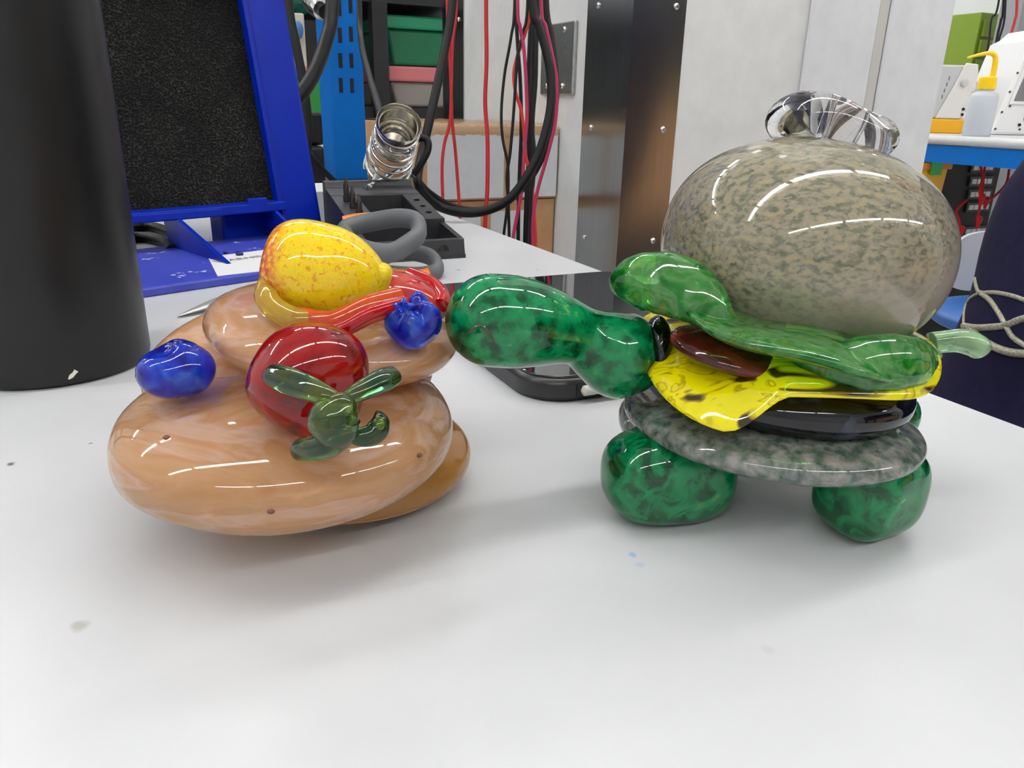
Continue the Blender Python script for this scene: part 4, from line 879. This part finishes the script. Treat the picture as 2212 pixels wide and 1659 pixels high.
# green drawer cabinet
GCB = plain('olive_green_steel', (112, 138, 22), .45)
gk = BN.l(pt(2122, 26, 3.5)); gz = gk[2]
gcab = thing('drawer_cabinet', 'tall lime green steel drawer cabinet behind the far workbench', 'cabinet', BN((gk[0] + .25, gk[1] + .25, -BZ)))
obj('carcass', bnbox(gk[0], gk[0] + .55, gk[1], gk[1] + .5, -BZ, gz), GCB, gcab, bevel=.004, smooth=False)
zz = gz - .03; k = 0
while zz > -.55:
    hgt = .085 if k < 8 else .16
    dr = obj('drawer', bnbox(gk[0] + .02, gk[0] + .53, gk[1] - .012, gk[1], zz - hgt + .012, zz), GCB, gcab, bevel=.003, smooth=False)
    obj('handle', MB().loft(curve([BN((gk[0] + x, gk[1] - y, zz - hgt * .45)) for x, y in ((.12, .012), (.13, .03), (.2, .03), (.21, .012))], 4), .006, 8), NICKEL, dr)
    zz -= hgt; k += 1
# grey steel conduit column and hanging leads on the right
gp = BN.l(pt(2205, 60, 3.25))
tag(obj('grey_conduit', bnbox(gp[0] - .02, gp[0] + .22, gp[1], gp[1] + .1, -BZ, ZC - .02), plain('conduit_grey', (140, 141, 143), .5), bevel=.004, smooth=False), 'grey steel trunking standing behind the far workbench at the right', 'trunking')
cable([(2190, -260), (2158, 0), (2142, 40), (2136, 90), (2126, 140), (2122, 180), (2120, 262)], 2.98, 2.2, RBLK, 'left black lead hanging in front of the green cabinet', 'lead')
cable([(2175, -260), (2168, 0), (2162, 45), (2155, 75), (2150, 110), (2150, 150), (2146, 200), (2142, 262)], 3.0, 2.6, RBLK, 'middle black lead hanging behind the wash bottle', 'lead')
cable([(2182, -260), (2172, 0), (2168, 50), (2158, 85), (2152, 120), (2152, 170), (2150, 262)], 3.03, 2.2, RBLK, 'right black lead of the three behind the wash bottle', 'lead')
cable([(2200, -260), (2197, 0), (2192, 45), (2184, 82), (2186, 170), (2190, 262)], 3.0, 2.8, CRED, 'red lead hanging above the white machine on the far workbench', 'lead')
# things under the far bench
UB = BN.l(pt(2110, 440, 2.9)); 
dkc = thing('black_rack', 'equipment rack with white slotted panels and an added black body for shade under the far workbench', 'rack', BN((UB[0], UB[1] + .2, -BZ)))
RACK_SHADE = plain('rack_shade_black', (16, 15, 15), .7)
obj('cabinet', bnbox(FX + .13, FX + .68, UB[1] + .06, UB[1] + .34, -BZ, FT - .1), RACK_SHADE, dkc, smooth=False)  # black body added to fill the shaded space under the far bench
WSL = plain('white_label_strip', (200, 200, 200), .5)
k = 0
for y in (362, 392, 420, 448, 500):
    q0 = BN.ony(2100 - (y - 360) * .12, y, UB[1] + .055); q1 = BN.ony(2143 - (y - 360) * .12, y, UB[1] + .055)
    n = 4
    pan_ = obj('panel', bnbox(q0[0] - .01, q1[0] + .01, UB[1] + .05, UB[1] + .06, q0[2] - .018, q0[2] + .018), plain('rack_panel', (34, 34, 36), .5) if k == 0 else bpy.data.materials['rack_panel'], dkc, smooth=False)
    for i in range(n):
        xs = q0[0] + (q1[0] - q0[0]) * i / n; obj('tag_strip', bnbox(xs, xs + (q1[0] - q0[0]) / n * .82, UB[1] + .046, UB[1] + .05, q0[2] - .009, q0[2] + .009), WSL, pan_, smooth=False)
    k += 1
yb_ = BN.l(pt(2020, 400, 2.6)); 
ybx = thing('yellow_bin', 'yellow plastic bin with green tape under the far workbench', 'bin', BN((yb_[0], yb_[1], -BZ)))
z1 = min(BN.ony(2020, 352, yb_[1])[2], FT - .093)
x0_, x1_ = BN.ony(1950, 400, yb_[1])[0], BN.ony(2047, 375, yb_[1])[0]
obj('tub', MB(BN).prism([(x0_ + .05, -BZ), (x1_ - .07, -BZ), (x1_, z1), (x0_, z1)], yb_[1], yb_[1] + .13, 'y'), plain('yellow_bin_plastic', (238, 176, 8), .4), ybx, bevel=.006, smooth=False)
obj('rim', bnbox(x0_ - .01, x1_ + .008, yb_[1] - .008, yb_[1] + .14, z1 - .018, z1 + .004), plain('orange_rim_plastic', (206, 120, 16), .4), ybx, bevel=.003, smooth=False)
t0, t1 = BN.ony(2012, 360, yb_[1] - .01), BN.ony(2036, 360, yb_[1] - .01)
obj('tape', bnbox(t0[0], t1[0], yb_[1] - .011, yb_[1] - .009, z1 - .035, z1 + .006), plain('green_tape', (22, 170, 84), .4), ybx, 'green tape patch', smooth=False)
for i, (pp, lb_) in enumerate((([(2118, 356), (2122, 385), (2116, 412), (2120, 432)], 'red clip lead at the middle of the dark rack'), ([(2128, 356), (2124, 390), (2122, 420), (2112, 470), (2114, 480)], 'red clip lead reaching lowest on the dark rack'),
                               ([(2180, 366), (2174, 395), (2155, 418), (2130, 438)], 'red clip lead slanting in from the right under the far workbench'), ([(2088, 432), (2066, 456), (2072, 478), (2076, 500)], 'red clip lead bent over beside the glass bun'))):
    o = cable(pp, 2.5 + .04 * i, 2.6, CRED, lb_, 'clip_lead')
    e = pt(*pp[-1], 2.5 + .04 * i); obj('clip', MB().loft([e + np.array([0, 0, .02]), e + np.array([0, 0, .012]), e - np.array([0, 0, .02])], [.006, .011, .004], 10), CRED, o)
# grey chair with a blue seat
chP = pt(2110, 690, 1.9)
chair = thing('lab_chair', 'light grey shell chair with a blue seat pad behind the seated person', 'chair', (chP[0] + .1, chP[1], 0))
CG = plain('chair_grey', (176, 178, 182), .5); CB_ = plain('chair_blue', (20, 82, 150), .5)
zs_ = pt(2050, 690, 1.9)[2]
seatc = np.array([pt(2050, 690, 1.9)[0] + .20, chP[1], zs_])
obj('seat_pad', MB().ball(seatc, (.225, .22, .025), None, 48, 18, lambda q: q * (sqrt(q[0] ** 2 + q[1] ** 2) ** 4 + abs(q[2]) ** 4) ** (-1 / 4)), CB_, chair, sharp=0)
bk = MB(); 
bx = pt(2086, 575, 1.9)[0]; zb0, zb1 = pt(2110, 655, 1.9)[2], pt(2130, 508, 1.9)[2]
nu, nv = 20, 10; V_ = []
for s_ in (0, 1):
    for j in range(nv + 1):
        for i in range(nu + 1):
            u_ = i / nu * 2 - 1; v_ = j / nv * 2 - 1; k_ = (abs(u_) ** 4 + abs(v_) ** 4) ** .25; m_ = max(abs(u_), abs(v_)); sc_ = m_ / k_ if k_ > 1e-6 else 1
            u_, v_ = u_ * sc_, v_ * sc_
            V_.append((bx + .2 + .2 * u_, seatc[1] + .16 - .05 * u_ * u_ + s_ * .014, (zb0 + zb1) / 2 + (zb1 - zb0) / 2 * v_))
F_ = []; N_ = (nu + 1) * (nv + 1)
for j in range(nv):
    for i in range(nu):
        q = (j * (nu + 1) + i, j * (nu + 1) + i + 1, (j + 1) * (nu + 1) + i + 1, (j + 1) * (nu + 1) + i); F_.append(q); F_.append(tuple(N_ + x for x in q[::-1]))
edge_ = [i for i in range(nu + 1)] + [j * (nu + 1) + nu for j in range(1, nv + 1)] + [nv * (nu + 1) + i for i in range(nu - 1, -1, -1)] + [j * (nu + 1) for j in range(nv - 1, 0, -1)]
for i in range(len(edge_)):
    a1, b1 = edge_[i], edge_[(i + 1) % len(edge_)]; F_.append((b1, a1, N_ + a1, N_ + b1))
bk.add(V_, F_); obj('backrest', bk, CG, chair, sharp=60)
obj('back_stem', MB().loft([seatc + np.array([0, .12, -.01]), seatc + np.array([0, .165, .03]), (bx + .2, seatc[1] + .168, (zb0 + zb1) / 2)], .014, 10), CG, chair)
obj('column', MB().lathe((seatc[0], seatc[1], .08), [(.03, 0), (.03, .2), (.02, .2), (.02, seatc[2] - .1)], 20), CHROME, chair)
for k in range(5):
    a = k * 1.2566 + .2; obj('leg', MB().loft([(seatc[0], seatc[1], .1), (seatc[0] + .28 * cos(a), seatc[1] + .28 * sin(a), .065)], [.02, .014], 10), BLACK, chair)
    obj('caster', MB().lathe((seatc[0] + .28 * cos(a) - .012 * sin(a), seatc[1] + .28 * sin(a) + .012 * cos(a), .028), [(.0, 0), (.026, 0), (.028, .004), (.028, .02), (.026, .024), (0, .024)], 18, (-sin(a) * -1, cos(a) * -1, 0)), BLACK, chair)

# ------------------------------------------------------------------ person sitting at the bench edge, mostly out of frame
PF = Frame((.4536, .4524), YAW)            # local -x looks across the bench; z from the bench top
NAVY = mottled('navy_jersey', [(.3, (20, 19, 44)), (.7, (26, 25, 54))], 120, .9, .2, .0006, Specular_IOR_Level=.2)
SKIN = plain('skin', (206, 160, 138), .5, Subsurface_Weight=.1); HAIRM = plain('dark_hair', (44, 32, 28), .5)
pe = thing('person', 'person in a navy sweatshirt with silver cord pattern sitting at the bench', 'person', PF((.06, 0, -BZ)))
# body: legs, hips, chest, neck and head in one skin
def skinbody(name, joints, edges, mat, parent, levels=2):
    me = bpy.data.meshes.new(name); V = [tuple(PF(j[:3]) - ORG[parent.name]) for j in joints]
    me.from_pydata(V, edges, []); o = bpy.data.objects.new(name, me); COL.objects.link(o); o.parent = parent; ORG[o.name] = ORG[parent.name]
    sm_ = o.modifiers.new('skin', 'SKIN'); sm_.use_smooth_shade = True
    for i, j in enumerate(joints):
        r = j[3]; r = r if hasattr(r, '__len__') else (r, r); me.skin_vertices[0].data[i].radius = r
        me.skin_vertices[0].data[i].use_root = (i == 0)
    ss_ = o.modifiers.new('sub', 'SUBSURF'); ss_.levels = ss_.render_levels = levels
    me.materials.append(mat)
    dg = bpy.context.evaluated_depsgraph_get(); m2 = bpy.data.meshes.new_from_object(o.evaluated_get(dg)); o.modifiers.clear(); o.data = m2
    if not m2.materials: m2.materials.append(mat)
    m2.polygons.foreach_set('use_smooth', [True] * len(m2.polygons))
    return o
J = [(.05, 0, -.20, .11), (.06, 0, -.02, .09), (.19, 0, .16, .09), (.265, 0, .32, .085), (.272, 0, .40, .055), (.27, 0, .46, .05), (.265, 0, .53, .075), (.26, 0, .60, .082), (.265, 0, .66, .055),
     (-.02, .10, -.20, .075), (-.36, .12, -.21, .058), (-.36, .12, -.55, .045), (-.36, .12, -.83, .035), (-.47, .12, -.87, .03),
     (-.02, -.10, -.20, .075), (-.36, -.12, -.21, .058), (-.36, -.12, -.55, .045), (-.36, -.12, -.83, .035), (-.47, -.12, -.87, .03)]
ED = [(0, 1), (1, 2), (2, 3), (3, 4), (4, 5), (5, 6), (6, 7), (7, 8), (0, 9), (9, 10), (10, 11), (11, 12), (12, 13), (0, 14), (14, 15), (15, 16), (16, 17), (17, 18)]
skinbody('body', J, ED, SKIN, pe)
# face details on the head
obj('nose', MB(PF).ball((.174, 0, .57), (.014, .012, .018), None, 14, 10), SKIN, pe)
for s in (-1, 1):
    obj('eye', MB(PF).ball((.188, s * .03, .592), (.009, .011, .008), None, 14, 10), plain('eye_white', (230, 230, 228), .2) if s < 0 else bpy.data.materials['eye_white'], pe)
    obj('ear', MB(PF).ball((.268, s * .083, .575), (.02, .008, .03), None, 14, 10), SKIN, pe)
obj('mouth', MB(PF).ball((.184, 0, .535), (.008, .022, .006), None, 14, 8), plain('lips', (170, 96, 92), .5), pe)
obj('hair', MB(PF).ball((.282, 0, .61), (.092, .09, .10), None, 28, 18, lambda q: q * (1 if q[0] > -.55 or q[2] > .3 else .82)), HAIRM, pe)
# navy top: elliptical sections (z, centre x, half depth, half width)
sec = [(-.30, .03, .150, .215), (-.22, .02, .158, .215), (-.15, .004, .152, .205), (-.10, .006, .138, .19), (-.06, .004, .122, .178), (-.035, -.004, .116, .172), (-.014, -.004, .112, .170), (.019, .0, .110, .170), (.06, .012, .110, .172), (.0975, .040, .110, .174), (.14, .098, .112, .178), (.17, .142, .112, .178), (.24, .205, .113, .182), (.31, .25, .105, .185), (.355, .27, .085, .15), (.385, .272, .068, .085), (.40, .272, .062, .068)]
zz_ = np.array([s[0] for s in sec]); nz = 46; mb = MB(PF); zl_ = np.linspace(sec[0][0], sec[-1][0], nz); na = 72; vs = []
for z in zl_:
    cx_, a_, b_ = (np.interp(z, zz_, [s[i] for s in sec]) for i in (1, 2, 3))
    for k in range(na):
        th = 2 * pi * k / na
        fold = .005 * math.sin(9 * th + 22 * z) * max(0, min(1, (-.05 - z) / .08)) + .002 * math.sin(5 * th - 50 * z)
        vs.append((cx_ + (a_ + fold) * cos(th), (b_ + fold) * sin(th), z))
mb.add(vs, [(j * na + k, j * na + (k + 1) % na, (j + 1) * na + (k + 1) % na, (j + 1) * na + k) for j in range(nz - 1) for k in range(na)])
top_ = obj('sweatshirt', mb, NAVY, pe, 'navy sweatshirt', sharp=0)
for s in (-1, 1):
    P = curve([PF(p) for p in ((.27, s * .165, .31), (.29, s * .20, .20), (.275, s * .21, .06), (.235, s * .20, -.05), (.10, s * .175, -.095), (-.02, s * .135, -.105))], 6)
    obj('sleeve', MB().loft(P, np.interp(np.linspace(0, 1, len(P)), [0, .25, .6, .8, 1], [.062, .06, .05, .047, .038]), 20), NAVY, top_)
    wr = PF((-.03, s * .13, -.107)); pd = PF((-.10, s * .105, -.112))
    hnd = obj('hand', MB().loft(curve([wr, wr * .5 + pd * .5, pd], 5), [.026, .028, .03, .034, .038, .040, .041, .041, .040, .038, .034], 16, .45), SKIN, pe)
    side = np.cross((pd - wr) / np.linalg.norm(pd - wr), (0, 0, 1)); fw = (pd - wr) / np.linalg.norm(pd - wr)
    for k, L_f in enumerate((.062, .072, .068, .054)):
        b0 = pd + side * (.03 - .02 * k) - fw * .01
        obj('finger', MB().loft(curve([b0, b0 + fw * L_f * .5 + np.array([0, 0, -.004]), b0 + fw * L_f * .8 + np.array([0, 0, -.016]), b0 + fw * L_f * .9 + np.array([0, 0, -.03])], 4), [.0085] * 10 + [.008, .007, .004], 10), SKIN, hnd)
    b0 = wr + side * .026 * s + fw * .02
    obj('thumb', MB().loft(curve([b0, b0 + side * s * .02 + fw * .025, b0 + side * s * .025 + fw * .052 + np.array([0, 0, -.008])], 4), [.011] * 6 + [.0105, .009, .006], 10), SKIN, hnd)
TROU = mottled('navy_trousers', [(.3, (24, 24, 48)), (.7, (30, 30, 56))], 100, .85)
skinbody('trousers', [(.05, 0, -.22, (.16, .13)), (-.02, .10, -.205, .092), (-.36, .12, -.215, .072), (-.365, .12, -.55, .058), (-.365, .12, -.80, .05), (-.02, -.10, -.205, .092), (-.36, -.12, -.215, .072), (-.365, -.12, -.55, .058), (-.365, -.12, -.80, .05)],
         [(0, 1), (1, 2), (2, 3), (3, 4), (0, 5), (5, 6), (6, 7), (7, 8)], TROU, pe)
for s in (-1, 1): obj('shoe', MB(PF).ball((-.42, s * .12, -.862), (.13, .045, .036), None, 28, 16), plain('shoe_black', (28, 28, 30), .6) if s < 0 else bpy.data.materials['shoe_black'], pe)
stl = thing('lab_stool', 'round black stool under the seated person at the right', 'stool', PF((.08, 0, -BZ)))
obj('seat', MB(PF).ball((.10, 0, -.345), (.19, .19, .02), None, 40, 14, lambda q: q * (sqrt(q[0] ** 2 + q[1] ** 2) ** 4 + abs(q[2]) ** 4) ** (-1 / 4)), BLACK, stl)
obj('post', MB().lathe(PF((.10, 0, -.86)), [(.025, 0), (.025, .5)], 20), CHROME, stl)
obj('foot', MB().lathe(PF((.10, 0, -.90)), [(.2, 0), (.2, .012), (.04, .04), (0, .04)], 36), BLACK, stl)
# silver cord sewn on the sweatshirt
SILV = mottled('silver_braid', [(.3, (128, 124, 104)), (.55, (176, 172, 150)), (.75, (206, 203, 186))], 700, .5, .6, .001, metal=.3)
dg = bpy.context.evaluated_depsgraph_get(); dg.update(); bvt = BVHTree.FromObject(top_, dg); offp = Vector(ORG[pe.name])
def sew(pp, rpx):
    pts_ = []
    for q in curve([(a_, b_, 0) for a_, b_ in pp], 8):
        h = bvt.ray_cast(Vector(EYE) - offp, Vector(ray(q[0], q[1])).normalized())
        if h[0] is not None: pts_.append(np.array(h[0] + offp))
    if len(pts_) > 3: obj('silver_cord', MB().loft(pts_, rpx * .5 / FPX, 10), SILV, top_, 'raised silver cord')
sew([(2107, 602), (2110, 620), (2118, 632), (2150, 632), (2190, 640), (2230, 655)], 5)
sew([(2118, 632), (2095, 645), (2084, 670), (2082, 700)], 4)
sew([(2082, 704), (2110, 708), (2150, 706), (2175, 702), (2205, 690), (2235, 682)], 8)
sew([(2120, 634), (2140, 650), (2160, 680), (2172, 702), (2190, 730), (2225, 752)], 6)
sew([(2094, 708), (2115, 728), (2145, 748), (2178, 760), (2210, 764), (2240, 764)], 9)
